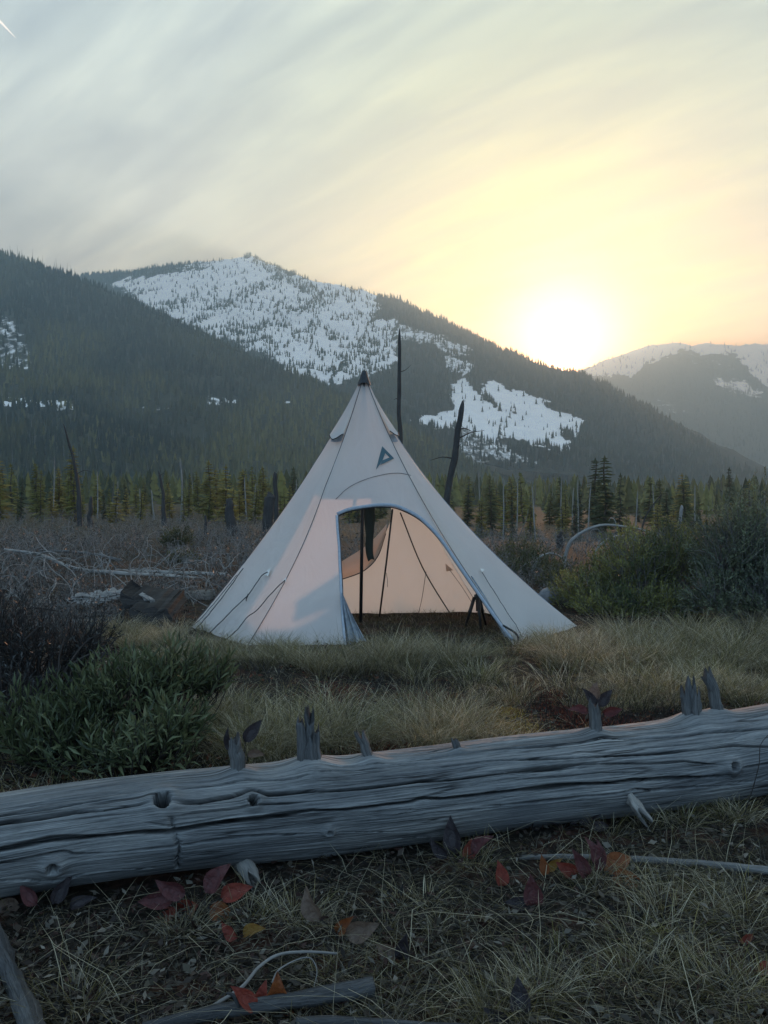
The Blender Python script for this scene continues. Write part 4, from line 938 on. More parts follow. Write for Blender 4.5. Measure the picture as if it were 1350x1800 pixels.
# arched dead stems on the right
def arch_stem(pts, r, label, mat=M_PALE, group=None):
    P = curve([W(*p) for p in pts], 40); b0 = P[0].copy(); b0[2] = float(gz(b0[0], b0[1])); V, F, g = tube(P, np.linspace(r, r * .4, 40), 7, rough=.1, seed=int(pts[0][0])); t = thing('arched_stem', label, 'dead stem', b0, group); part(t, 'stem', V, F, mat, guv=g); return t
arch_stem([(990,1000,13),(994,975,13),(1005,950,13),(1030,932,13.1),(1060,923,13.2),(1100,926,13.3),(1130,932,13.4),(1160,945,13.5)], .036, 'thick pale dead stem arching high over the right brush')
arch_stem([(1040,985,13.4),(1052,962,13.4),(1068,948,13.5),(1090,942,13.6),(1112,947,13.7),(1130,962,13.8)], .024, 'lower pale arch nested under the thick arched stem')
arch_stem([(937,1010,12.5),(940,992,12.5),(952,977,12.5),(972,973,12.6),(990,982,12.7),(1000,995,12.7)], .024, 'short pale looped stem beside the young pine')
arch_stem([(905,1015,12),(918,996,12),(935,988,12.1),(955,990,12.2),(968,1000,12.2)], .011, 'thin pale loop close to the tent wall')
arch_stem([(1080,985,14),(1087,945,14),(1082,918,14),(1075,910,14),(1070,916,14)], .012, 'thin upright hook crossing the thick arched stem')
arch_stem([(1050,960,14),(1056,940,14),(1050,930,14),(1038,934,14),(1040,945,14)], .009, 'small pale curl inside the thick arch')
arch_stem([(1127,935,15),(1134,910,15),(1146,890,15),(1163,869,15)], .02, 'dark bent twig rising right of the arches', M_SNAG)
arch_stem([(912,945,18),(920,925,18),(926,910,18),(929,895,18)], .012, 'slim bare stem above the young pine', M_STICK)
# ------------------------------------------------------------------ shrubs and brush
def leaf_batch(P, Dr, Up, L, wr=.3, fold=.12, curl_=.15, col=None):
    """lens leaves: P base, Dr direction, Up face normal; 5 vertices, 4 triangles each"""
    n = len(P); Dr = unitv(Dr); Sd = unitv(np.cross(Dr, Up)); N = np.cross(Sd, Dr); L = np.broadcast_to(L, (n,))[:, None]
    wr = np.broadcast_to(wr, (n,))[:, None]; curl_ = np.broadcast_to(curl_, (n,))[:, None]
    a = P; m = P + Dr * L * .5; b = m - Sd * L * wr * .5 + N * L * fold * .5; c = m + Sd * L * wr * .5 + N * L * fold * .5; d = m - N * L * .02; e = P + Dr * L - N * L * curl_
    V = np.stack([a, b, c, d, e], 1).reshape(-1, 3)
    F = (np.array([(0, 3, 1), (0, 2, 3), (1, 3, 4), (3, 2, 4)])[None] + (np.arange(n) * 5)[:, None, None]).reshape(-1, 3)
    C = np.repeat(col, 5, 0) if col is not None else None
    return V, F, C
def sprigs(base, dirs, L, nl, leaf, wr, spread=.9, curl_=.15, cols=None, r=None, droop=0.0, start=.25):
    """sprigs with leaves set spirally along them"""
    r = r or rng; n = len(base); L = np.broadcast_to(L, (n,))
    t = np.tile(np.linspace(start, 1.0, nl), n); bi = np.repeat(np.arange(n), nl)
    D0 = unitv(dirs)[bi]; P = base[bi] + D0 * (L[bi] * t)[:, None]; P[:, 2] -= droop * (L[bi] * t) ** 2
    a = np.tile(np.arange(nl) * 2.4, n) + r.uniform(0, 6.28, n)[bi] + r.normal(0, .3, n * nl)
    ref = np.where(np.abs(D0[:, 2:3]) > .9, np.array([[1.0, 0, 0]]), np.array([[0, 0, 1.0]])); A = unitv(np.cross(D0, ref)); B = np.cross(D0, A)
    rad = np.cos(a)[:, None] * A + np.sin(a)[:, None] * B
    sp_ = (spread * (1.15 - .7 * t) + r.normal(0, .15, len(t)))[:, None]
    dr = unitv(D0 + rad * sp_ + r.normal(0, .12, P.shape)); up = unitv(np.cross(np.cross(dr, D0), dr) + 1e-3)
    ll = leaf * r.uniform(.6, 1.2, len(t)) * (1.05 - .25 * t)
    c = cols[bi] * r.uniform(.7, 1.3, (len(t), 1))
    return P, dr, up, ll, c
def twigs(base, tip, r0, sides=3, sag=.0):
    """straight-ish thin stems from base to tip as one geometry"""
    n = len(base); mid = (base + tip) / 2 + rng.normal(0, .05, base.shape) * np.linalg.norm(tip - base, axis=1, keepdims=True); mid[:, 2] -= sag
    rows = [base, mid, tip]; rad = [r0, r0 * .75, r0 * .4]
    d = unitv(tip - base); ref = np.where(np.abs(d[:, 2:3]) > .9, np.array([[1.0, 0, 0]]), np.array([[0, 0, 1.0]])); A = unitv(np.cross(d, ref)); B = np.cross(d, A)
    V = []; 
    for R_, q in zip(rows, rad):
        q = np.broadcast_to(q, (n,))[:, None]
        for k in range(sides): V.append(R_ + q * (math.cos(k * 2 * PI / sides) * A + math.sin(k * 2 * PI / sides) * B))
    V = np.stack(V, 1); m = V.shape[1]; f = []
    for i in range(2):
        for k in range(sides):
            a, b, c, e = i * sides + k, i * sides + (k + 1) % sides, (i + 1) * sides + (k + 1) % sides, (i + 1) * sides + k; f += [(a, b, c), (a, c, e)]
    F = (np.array(f)[None] + (np.arange(n) * m)[:, None, None]).reshape(-1, 3)
    L = np.linalg.norm(tip - base, axis=1); g = np.zeros((n, m, 3)); g[..., 0] = np.repeat(np.array([0, .5, 1.0]), sides)[None] * L[:, None] + rng.uniform(0, 9, n)[:, None]
    return V.reshape(-1, 3), F, g.reshape(-1, 3)
def shrub(name, label, lobes, nsp, nl, leaf, wr, c0, c1, spL=.2, group=None, cat='shrub', stem_mat=M_TWIG, spread=.9, curl_=.15, bare=0, up=.6, singles=0, seed=0, mat=None):
    """lobes: (px, py, D, rx, ry, rz) ellipsoids in metres about a pixel's world point"""
    r = np.random.default_rng(100 + seed); cs = np.array([W(l[0], l[1], l[2]) for l in lobes]); rd = np.array([l[3:6] for l in lobes], float)
    b0 = cs.mean(0); b0[2] = float(gz(b0[0], b0[1])); t = thing(name, label, cat, b0, group)
    vol = rd.prod(1) ** .67; pick = r.choice(len(lobes), nsp, p=vol / vol.sum())
    d = unitv(r.normal(size=(nsp, 3)) * [1, 1, 1]); d[:, 2] = np.abs(d[:, 2]) * 1.1 - .35; d = unitv(d); q = r.uniform(.15, 1, nsp)[:, None] ** .45
    lump = (1 + .28 * fbm(d[:, 0] * 2.5 + pick * 7, d[:, 1] * 2.5 + d[:, 2] * 2, 60 + seed, 3))[:, None]
    tip = cs[pick] + d * rd[pick] * q * lump; gz_ = gz(tip[:, 0], tip[:, 1]); tip[:, 2] = np.maximum(tip[:, 2], gz_ + .03)
    dr = unitv(d * .8 + np.array([0, 0, up]) + r.normal(0, .25, d.shape))
    root = np.column_stack([b0[0] + (tip[:, 0] - b0[0]) * .5, b0[1] + (tip[:, 1] - b0[1]) * .5]); root = np.column_stack([root, gz(root[:, 0], root[:, 1]) - .02])
    base = tip - dr * spL
    k = r.random(nsp) < .30
    V, F, g = cat_geo([twigs(root[k], base[k], .007), twigs(base, tip, .003)]); part(t, 'stems', V, F, stem_mat, guv=g)['kind'] = 'stuff'
    u = np.clip(r.random(nsp) * .7 + (fbm(tip[:, 0] * 4, tip[:, 2] * 4, 44, 2)) * .6 + .1, 0, 1)[:, None]
    cols = (1 - u) * np.array(c0) + u * np.array(c1)
    if bare:
        kb = r.random(nsp) < bare; leafed = ~kb
    else: leafed = np.ones(nsp, bool)
    P, D_, U_, L_, C_ = sprigs(base[leafed], dr[leafed], spL, nl, leaf, wr, spread, curl_, cols[leafed], r)
    cu = curl_ * r.uniform(-.6, 1.6, len(P))
    if singles:
        # the leaves nearest the viewer stand alone, sharing three leaf shapes; the rest is one mass
        dist_ = P[:, 1] + r.uniform(0, .25, len(P)); sel = np.argsort(dist_)[:singles]; rest = np.setdiff1d(np.arange(len(P)), sel)
        tpl = []
        for kk in range(4):
            cc = np.array(c0) * (1 - kk / 3) + np.array(c1) * kk / 3
            v, f, c = leaf_batch(np.zeros((1, 3)), np.array([[0, 1.0, 0]]), np.array([[0, 0, 1.0]]), 1.0, wr, .12, .05 + .1 * kk, cc[None]); tpl.append(mesh('leaf', v, f, mat or M_LEAF, col=c))
        from mathutils import Matrix
        for i in sel:
            y = D_[i]; x = unitv(np.cross(y, U_[i])); z = np.cross(x, y); o = link('leaf', tpl[int(r.integers(4))], t)
            o.matrix_local = Matrix.Translation(Vector(P[i] - b0)) @ Matrix((x, y, z)).transposed().to_4x4() @ Matrix.Scale(float(L_[i]), 4)
        P, D_, U_, L_, C_, cu = P[rest], D_[rest], U_[rest], L_[rest], C_[rest], cu[rest]
    V, F, C = leaf_batch(P, D_, U_, L_, wr, .14, cu, C_)
    o = part(t, 'foliage', V, F, mat or M_LEAF, col=C); o['kind'] = 'stuff'
    return t
G0, G1 = (.06, .082, .036), (.08, .095, .038)
shrub('evergreen_shrub', 'broad green evergreen shrub spreading right of the tent', [(1030,1040,8.6,.42,.5,.34),(1110,1000,8.7,.55,.6,.50),(1190,988,8.8,.5,.6,.55),(1080,1060,8.1,.5,.4,.26),(1170,1065,8.0,.55,.4,.28)], 2600, 9, .052, .36, G0, (.24, .235, .075), .17, seed=1)
shrub('evergreen_shrub', 'tall dusky evergreen shrub at the right edge', [(1280,975,7.9,.44,.5,.68),(1340,965,7.9,.48,.5,.74),(1260,1050,7.6,.4,.4,.4),(1360,1050,7.5,.5,.4,.42),(1420,1000,7.9,.5,.5,.6)], 2600, 9, .050, .36, (.06, .08, .056), (.19, .21, .12), .17, seed=2)
shrub('evergreen_shrub', 'low pale green shrub between the tent and the broad shrub', [(915,975,13,.5,.5,.35),(955,1000,12,.5,.5,.32),(890,1000,12,.45,.4,.3),(985,1015,10.5,.4,.4,.3)], 700, 9, .06, .3, (.035, .048, .022), (.095, .098, .036), .2, seed=3)
shrub('evergreen_shrub', 'low green shrub in the grey brush left of the tent', [(312,948,17,.42,.5,.30),(322,985,14.5,.40,.4,.28)], 520, 9, .06, .32, (.03, .04, .016), (.095, .098, .026), .2, seed=4)
shrub('evergreen_shrub', 'dark low shrub behind the pale arched stems', [(1130,965,15,.8,.6,.4),(1210,950,15,.7,.6,.5)], 500, 8, .06, .32, (.024, .030, .022), (.05, .058, .034), .2, seed=5)
shrub('willow_bush', 'leafy green bush with long narrow leaves behind the log at left', [(225,1205,3.8,.30,.25,.21),(305,1185,3.9,.24,.22,.18),(150,1240,3.7,.28,.25,.19),(230,1310,3.35,.32,.2,.15),(110,1300,3.5,.28,.22,.17),(365,1180,4.0,.15,.18,.12),(30,1270,3.6,.28,.2,.20),(310,1270,3.5,.18,.2,.14)], 640, 8, .082, .19, (.030, .046, .022), (.150, .170, .085), .18, cat='bush', curl_=-.30, spread=1.25, singles=300, seed=6, up=.8, stem_mat=M_DARKTWIG)
shrub('bare_bush', 'dark tangled half-bare bush at the left edge', [(60,1150,4.6,.42,.35,.38),(-20,1110,4.7,.42,.4,.44),(140,1120,4.8,.28,.3,.24),(20,1220,4.2,.35,.3,.22)], 900, 7, .045, .26, (.022, .026, .028), (.085, .092, .092), .22, cat='bush', bare=.45, seed=7, stem_mat=M_DARKTWIG)
# bare dark branches reaching out of the left bush
t = thing('bare_branches', 'dark bare branching stems reaching right out of the left bush', 'dead branch', (-1.55, 4.5, 0))
for br in ([(20,1330,4.2),(80,1240,4.3),(120,1170,4.4),(150,1130,4.5),(185,1110,4.5)], [(60,1260,4.25),(110,1210,4.3),(170,1165,4.35),(205,1120,4.4)], [(10,1300,4.1),(90,1290,4.1),(150,1260,4.1),(200,1225,4.2)], [(70,1250,4.3),(100,1190,4.3),(105,1150,4.35),(120,1100,4.4)], [(-20,1350,3.9),(70,1330,3.8),(150,1290,3.8),(230,1250,3.9)], [(0,1190,4.5),(40,1130,4.5),(80,1090,4.6),(100,1050,4.7)], [(120,1172,4.4),(160,1150,4.4),(195,1150,4.4)], [(0,1100,4.9),(50,1070,4.9),(110,1075,4.9)]):
    V, F, g = tube(curve([W(*p) for p in br], 22), np.linspace(.010, .003, 22), 5); part(t, 'branch', V, F, M_DARKTWIG, guv=g)

# grey leafless brush covering the flat left of and behind the tent: one mass of twigs with small leaves
def brush(name, label, n, region, hmax, cols, leafc, seed, leaf=.05):
    r = np.random.default_rng(seed); y = 1 / r.uniform(1 / region[3], 1 / region[2], n); px = r.uniform(region[0], region[1], n); x = (px - 675) / FPX * y
    kk = sstep(-.25, .15, fbm(x / 1.5, y / 1.5, seed, 3)); z = gz(x, y); ok = r.random(n) < .25 + .75 * kk
    ok &= ~((x > -4.2) & (x < -1.75) & (y > 10.2) & (y < 12.4))
    if name == 'near_brush': ok &= x < -1.75 - .1 * np.abs(y - 7.4)
    if name == 'brush': ok &= ~((np.abs(x) < 2.2) & (y < 9.2))
    x, y, z, kk = x[ok], y[ok], z[ok], kk[ok]; n = len(x); lowk = np.where((x < -1.6) & (y < 13), .62, np.where((x > 1.6) & (y < 13.6), .42, 1.0)) * (1 + .5 * sstep(30, 42, y))
    h = lowk * hmax * r.uniform(.35, 1, n) * (.55 + .45 * kk); a = r.uniform(0, 6.28, n); sp_ = r.uniform(.2, 1.1, n) * h
    b = np.stack([x, y, z - .02], -1); t = b + np.stack([np.cos(a) * sp_, np.sin(a) * sp_, h], -1)
    V, F, g = twigs(b, t, .0045 * (y / 12) ** .5)
    # side twigs
    u = r.uniform(.35, .95, (n * 3,)); bi = np.repeat(np.arange(n), 3); b2 = b[bi] + (t - b)[bi] * u[:, None]; d2 = unitv(r.normal(size=(n * 3, 3)) + [0, 0, .5]); t2 = b2 + d2 * (h[bi] * r.uniform(.2, .5, n * 3))[:, None]
    V2, F2, g2 = twigs(b2, t2, .0028 * (np.repeat(y, 3) / 12) ** .5)
    V, F, g = cat_geo([(V, F, g), (V2, F2, g2)])
    o = tag(link(name, mesh(name, V, F, M_TWIG, guv=g)), label, None, None, 'stuff')
    kl = r.random(len(t2)) < leafc[2]; P = t2[kl] + r.normal(0, .02, (kl.sum(), 3)); m = len(P)
    uu = np.clip(r.random(m) * .8 + .3 * fbm(P[:, 0], P[:, 1], 5, 2), 0, 1)[:, None]; c = ((1 - uu) * np.array(leafc[0]) + uu * np.array(leafc[1])) * r.uniform(.6, 1.4, (m, 1))
    V, F, C = leaf_batch(np.repeat(P, 3, 0) + r.normal(0, .035, (m * 3, 3)), r.normal(size=(m * 3, 3)) + [0, 0, .4], r.normal(size=(m * 3, 3)) + [0, 0, .6], leaf * r.uniform(.6, 1.3, m * 3), .4, .12, .1, np.repeat(c, 3, 0))
    tag(link(name + '_leaves', mesh(name + '_leaves', V, F, M_LEAF, col=C)), label + ', its small leaves', None, None, 'stuff')
brush('brush', 'grey twiggy brush covering the flat around the tent', 5000, (-120, 1480, 9.4, 52), .62, None, ((.045, .047, .042), (.115, .118, .112), .8), 201)
brush('near_brush', 'dark low brush and dead stems just left of the tent', 1500, (-150, 330, 6.9, 10.5), .34, None, ((.03, .032, .032), (.10, .10, .095), .8), 203, .04)
brush('left_brush', 'dense grey brush left of the tent', 3600, (-150, 520, 9.0, 50), .55, None, ((.045, .046, .046), (.12, .122, .118), .9), 202)
# tangle of bent pale dead twigs in the brush on the left
r_ = np.random.default_rng(77); tw = []
for k in range(190):
    y0 = 1 / r_.uniform(1 / 24, 1 / 8.2); x0 = (r_.uniform(-60, 440) - 675) / FPX * y0
    if x0 > -1.75 - .25 * max(0, 9 - y0) and y0 < 9.5: continue
    z0 = float(gz(x0, y0)); a0 = r_.uniform(0, 6.28); L0 = r_.uniform(.25, .8); H0 = r_.uniform(.12, .55); pts = []
    for u in np.linspace(0, 1, 6): pts.append((x0 + math.cos(a0) * L0 * u + r_.normal(0, .03), y0 + math.sin(a0) * L0 * u, z0 + H0 * math.sin(PI * min(u * r_.uniform(.6, 1.0), 1)) + .02))
    tw.append(tube(curve(pts, 12), np.linspace(r_.uniform(.004, .008), .002, 12), 4, cap=False))
V, F, g = cat_geo(tw); tag(link('tangled_twigs', mesh('tangled_twigs', V, F, M_PALE, guv=g)), 'tangle of bent pale dead twigs in the brush left of the tent', None, None, 'stuff')
# splintered and charred wood left of the tent
def slab(name, label, pts, mat, thick, cat, group=None, seed=0):
    """a split piece of wood: outline on its face, given thickness away from the viewer"""
    P = np.array([W(*p) for p in pts]); n = len(P); r = np.random.default_rng(seed); c = P.mean(0); base = c.copy(); base[2] = float(gz(c[0], c[1]))
    off = np.array([.02, thick, .25 * thick]); fr = []; sub = 4; O = []
    for i in range(n):
        for k in range(sub):
            q = P[i] + (P[(i + 1) % n] - P[i]) * k / sub; O.append(q + (r.normal(0, .007, 3) if k else 0))
    O = np.array(O); m = len(O); B = O + off + r.normal(0, .012, O.shape); mid1 = (O * .6 + c * .4) + r.normal(0, .01, O.shape) - np.array([0, .02, 0]); ctr = c - np.array([0, .025, 0]); cb = c + off
    V = np.vstack([O, B, mid1, ctr[None], cb[None]]); F = []
    for i in range(m):
        j = (i + 1) % m; F += [(i, j, m + j), (i, m + j, m + i), (i, 2 * m + j, j), (i, 2 * m + i, 2 * m + j), (2 * m + i, 3 * m, 2 * m + j), (m + i, m + j, 3 * m + 1)]
    g = np.stack([V[:, 0], V[:, 2] + V[:, 1] * .3, V[:, 1]], -1)
    return solo(name, V, np.array(F), mat, label, cat, base, group, guv=g, smooth=False)
slab('wood_slab', 'pale splintered wood slab lying left of the charred wedge', [(112,1055,8.3),(140,1047,8.3),(172,1046,8.32),(190,1040,8.35),(212,1041,8.35),(216,1052,8.3),(190,1056,8.25),(165,1064,8.2),(135,1062,8.2)], M_PALE, .12, 'wood', seed=1)
slab('charred_wedge', 'black charred wood wedge with a pale rim beside the pale slab', [(212,1040,7.6),(228,1050,7.58),(244,1046,7.6),(276,1060,7.55),(264,1068,7.5),(214,1070,7.5)], M_CHAR, .25, 'charred wood', seed=2)
slab('wood_sliver', 'thin pale sliver of wood on top of the charred wedge', [(244,1045,7.57),(262,1051,7.55),(279,1061,7.52),(276,1062.5,7.52),(258,1054,7.55)], M_PALE, .03, 'wood', seed=3)
slab('charred_log_end', 'black charred log end below the wedge left of the tent', [(226,1072,7.35),(262,1068,7.35),(294,1070,7.35),(304,1090,7.3),(284,1106,7.2),(232,1106,7.2)], M_CHAR, .5, 'charred wood', seed=4)
slab('charred_chunk', 'black charred wood chunk on the grass below the left tent corner', [(418,1206,5.25),(440,1194,5.25),(468,1191,5.25),(490,1200,5.2),(488,1220,5.05),(430,1226,5.02)], M_CHAR, .2, 'charred wood', seed=5)
M_CHUNK = (M_STICK, M_BROWNLOG)
for k, (px, py, w_, h_) in enumerate([(22,1046,16,4),(62,1064,10,4),(100,1070,9,3),(35,1080,8,4),(92,1088,7,4),(150,1078,9,3),(186,1076,10,3),(62,1104,9,5),(120,1102,6,3)]):
    D_ = 1687 / (py + h_ - 870); slab('weathered_chunk', ['pale weathered wood chunk at far left edge behind the bare bush', 'flat pale chunk right of the far-left chunk', 'small pale chunk below the long pale slab', 'rounded pale chunk among the dark bush twigs', 'small grey chunk beside the rounded pale one', 'thin pale chunk under the pale slab', 'thin pale chunk left of the charred log end', 'largest pale chunk low behind the bare bush', 'small low chunk right of the largest pale one'][k],
         [(px - w_, py, D_ + .1), (px - w_ * .4, py - h_ * .7, D_ + .15), (px + w_ * .5, py - h_ * .6, D_ + .15), (px + w_, py + h_ * .1, D_ + .1), (px + w_ * .4, py + h_ * .8, D_), (px - w_ * .6, py + h_ * .7, D_)], M_CHUNK[k % 2], .18, 'wood', 'weathered wood chunks', seed=10 + k)
# rock beside the tent
def rock(name, label, px, py, D_, r, sq, mat, seed):
    n1, n2 = 22, 32; th = np.linspace(0, PI, n1)[:, None]; ph = np.linspace(0, 2 * PI, n2, endpoint=False)[None]
    d = np.stack([np.sin(th) * np.cos(ph), np.sin(th) * np.sin(ph), np.cos(th) + 0 * ph], -1)
    q = 1 + .22 * fbm(d[..., 0] * 1.5 + d[..., 2] * 1.2 + 5, d[..., 1] * 1.5 + seed, seed, 4)
    c = W(px, py, D_); V = c + d * q[..., None] * r * np.array(sq); i = np.arange(n1 - 1)[:, None] * n2; j = np.arange(n2)[None]; j2 = (j + 1) % n2
    F = np.stack([(i + j).ravel(), (i + n2 + j).ravel(), (i + n2 + j2).ravel(), (i + j2).ravel()], 1); b = c.copy(); b[2] = float(gz(c[0], c[1]))
    return solo(name, V.reshape(-1, 3), F, mat, label, 'rock', b)
s = NT('rock'); M_ROCK = s.done(s.pbsdf(s.ramp(s.noise(s.obj(), 7, 6, .65), [(.3, (.07, .08, .09)), (.7, (.20, .21, .225))]), .85, .2, s.bump(s.noise(s.obj(), 14, 5), .6, .02)))
rock('boulder', 'smooth blue-grey boulder under the shrub right of the tent', 975, 1052, 8.9, .17, (1.15, .9, .75), M_ROCK, 3)
# ------------------------------------------------------------------ grass, litter, sticks, small plants
LOGP = lambda x: LA[1] + (x - LA[0]) * (LB[1] - LA[1]) / (LB[0] - LA[0])      # log axis depth at x
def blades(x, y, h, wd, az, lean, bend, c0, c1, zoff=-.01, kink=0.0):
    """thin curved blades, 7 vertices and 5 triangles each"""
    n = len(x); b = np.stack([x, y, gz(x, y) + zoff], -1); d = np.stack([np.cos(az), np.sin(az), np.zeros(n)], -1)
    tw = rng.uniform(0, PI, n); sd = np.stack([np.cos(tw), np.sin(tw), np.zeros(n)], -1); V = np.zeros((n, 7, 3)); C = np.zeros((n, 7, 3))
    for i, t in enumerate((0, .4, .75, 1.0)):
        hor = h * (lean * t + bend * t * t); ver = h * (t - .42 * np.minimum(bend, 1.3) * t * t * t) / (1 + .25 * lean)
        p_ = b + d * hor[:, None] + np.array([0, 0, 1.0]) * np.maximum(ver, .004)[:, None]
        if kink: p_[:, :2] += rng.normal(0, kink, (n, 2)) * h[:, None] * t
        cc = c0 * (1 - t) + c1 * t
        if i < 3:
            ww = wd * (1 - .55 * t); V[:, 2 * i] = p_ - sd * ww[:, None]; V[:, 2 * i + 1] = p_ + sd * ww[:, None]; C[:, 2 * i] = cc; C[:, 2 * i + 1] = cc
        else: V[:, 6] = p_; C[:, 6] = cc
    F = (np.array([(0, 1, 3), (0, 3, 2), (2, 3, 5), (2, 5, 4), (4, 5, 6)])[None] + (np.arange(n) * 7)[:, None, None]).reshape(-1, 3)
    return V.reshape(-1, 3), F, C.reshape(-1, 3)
TAN = np.array([.48, .395, .235]); STRAW = np.array([.62, .555, .40]); GRN = np.array([.15, .15, .042]); OLV = np.array([.25, .205, .075]); GREY = np.array([.22, .205, .17])
def pal(n, u):
    """u 0 straw .. 1 green"""
    k = np.clip(u + rng.normal(0, .22, n), 0, 1)[:, None]; c = np.where(k < .5, TAN * (1 - 2 * k) + OLV * 2 * k, OLV * (2 - 2 * k) + GRN * (2 * k - 1))
    st = rng.random(n) < .36; c = np.where(st[:, None], STRAW if True else 0, c); gr = rng.random(n) < .15; c = np.where(gr[:, None], GREY, c)
    return c * rng.uniform(.65, 1.25, (n, 1))
def tussocks(cx, cy, size, nb, green, hk=1.0):
    bi = np.repeat(np.arange(len(cx)), nb); n = len(bi); r = np.sqrt(rng.random(n)) * size[bi] * .55; a = rng.uniform(0, 2 * PI, n)
    x = cx[bi] + np.cos(a) * r; y = cy[bi] + np.sin(a) * r; az = a + rng.normal(0, .7, n); rel = r / (size[bi] * .55 + 1e-6)
    h = size[bi] * hk * rng.uniform(.55, 1.2, n) * 1.15; c = pal(n, green[bi] + rng.normal(0, .22, len(cx))[bi]) * rng.uniform(.55, 1.25, len(cx))[bi][:, None]
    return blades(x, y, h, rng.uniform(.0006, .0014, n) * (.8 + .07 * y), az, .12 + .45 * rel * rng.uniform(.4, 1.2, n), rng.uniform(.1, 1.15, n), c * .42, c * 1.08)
geo = []
# where the tussocks stand: (px, py of the base, spread x px, spread y px, count, size m, green)
FIELDS = [(620,1318,150,16,26,.20,.50),(480,1310,90,18,14,.22,.55),(760,1312,110,12,16,.19,.45),(420,1340,60,14,9,.20,.6),(370,1290,40,30,8,.2,.65),
 (560,1270,190,14,26,.20,.45),(800,1280,70,12,9,.18,.5),
 (650,1180,130,12,22,.24,.45),(540,1172,60,10,9,.20,.8),(780,1162,90,12,16,.20,.4),(480,1150,60,8,8,.16,.4),(700,1155,60,8,10,.22,.4),(850,1198,60,8,8,.17,.75),
 (990,1165,70,12,18,.22,.45),(1110,1170,80,18,22,.24,.42),(1220,1165,90,22,24,.24,.42),(1320,1170,80,26,20,.24,.40),(1180,1215,120,16,20,.20,.55),(1310,1225,70,16,14,.20,.55),(1090,1225,60,12,10,.18,.6),(1160,1250,60,10,9,.18,.6),
 (1080,1130,120,8,16,.22,.35),(1240,1125,130,8,18,.24,.35),(1400,1140,60,20,10,.24,.35),
 (290,1130,90,16,20,.16,.38),(380,1145,60,14,14,.16,.42),(220,1125,40,12,8,.15,.45),(430,1165,50,10,8,.15,.45),(300,1165,50,10,8,.15,.4),(250,1110,120,5,14,.15,.35),
 (960,1130,60,5,9,.18,.38),(1020,1240,80,10,8,.15,.55),(880,1230,30,10,4,.15,.7)]
for px, py, sx, sy, n, size, gr in FIELDS:
    n = max(3, int(n * .74)); size *= .92; a = px + rng.normal(0, .6, n) * sx; b = py + rng.normal(0, .6, n) * sy; D_ = 1687.5 / np.maximum(b - 870, 40); x = (a - 675) / FPX * D_
    ok = (D_ > LOGP(x) + .30)
    ok &= ~((np.abs(x) < 1.0) & (D_ > 6.45)); x, D_ = x[ok], D_[ok]; n = len(x)
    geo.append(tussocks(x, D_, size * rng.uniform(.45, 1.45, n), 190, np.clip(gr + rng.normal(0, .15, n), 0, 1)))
# thin general cover behind the log
n = 20000; y = 1 / rng.uniform(1 / 10.5, 1 / 2.9, n); x = (rng.uniform(-80, 1430, n) - 675) / FPX * y
bare = fbm(x * 1.2, y * 1.0, 301, 3); px_, py_ = proj(np.stack([x, y, 0 * x], -1))
hole = np.exp(-((px_ - 1020) / 190) ** 2 - ((py_ - 1250) / 55) ** 2) + np.exp(-((px_ - 640) / 260) ** 2 - ((py_ - 1212) / 18) ** 2)
ok = (y > LOGP(x) + .2) & (rng.random(n) < np.clip(.85 + bare - .75 * hole, .06, 1)); inside = (np.abs(x) < 1.5) & (y > 6.5) & (y < 8.2)
x, y, inside = x[ok], y[ok], inside[ok]; n = len(x); c = pal(n, .42 + .3 * fbm(x * .8, y * .8, 302, 2)); 
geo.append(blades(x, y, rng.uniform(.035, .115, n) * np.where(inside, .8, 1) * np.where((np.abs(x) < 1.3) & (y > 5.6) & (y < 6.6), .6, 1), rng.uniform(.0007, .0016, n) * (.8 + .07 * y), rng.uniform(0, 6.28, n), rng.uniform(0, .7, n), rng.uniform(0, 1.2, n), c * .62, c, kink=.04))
V, F, C = cat_geo(geo); tag(link('meadow_grass', mesh('meadow_grass', V, F, M_GRASS, col=C)), 'dry tan and green grass tussocks between the log and the tent', None, None, 'stuff')
print('grass tris', len(F))
# short grass on the tent floor, its colour darkened for the shade inside
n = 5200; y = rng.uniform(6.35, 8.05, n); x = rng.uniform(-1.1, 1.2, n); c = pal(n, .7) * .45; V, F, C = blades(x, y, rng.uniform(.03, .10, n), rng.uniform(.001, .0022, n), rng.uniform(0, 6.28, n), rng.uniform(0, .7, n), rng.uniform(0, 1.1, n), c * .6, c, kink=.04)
tag(link('tent_floor_grass', mesh('tent_floor_grass', V, F, M_GRASS, col=C)), 'short trampled grass on the tent floor, coloured darker for the shade', None, None, 'stuff')
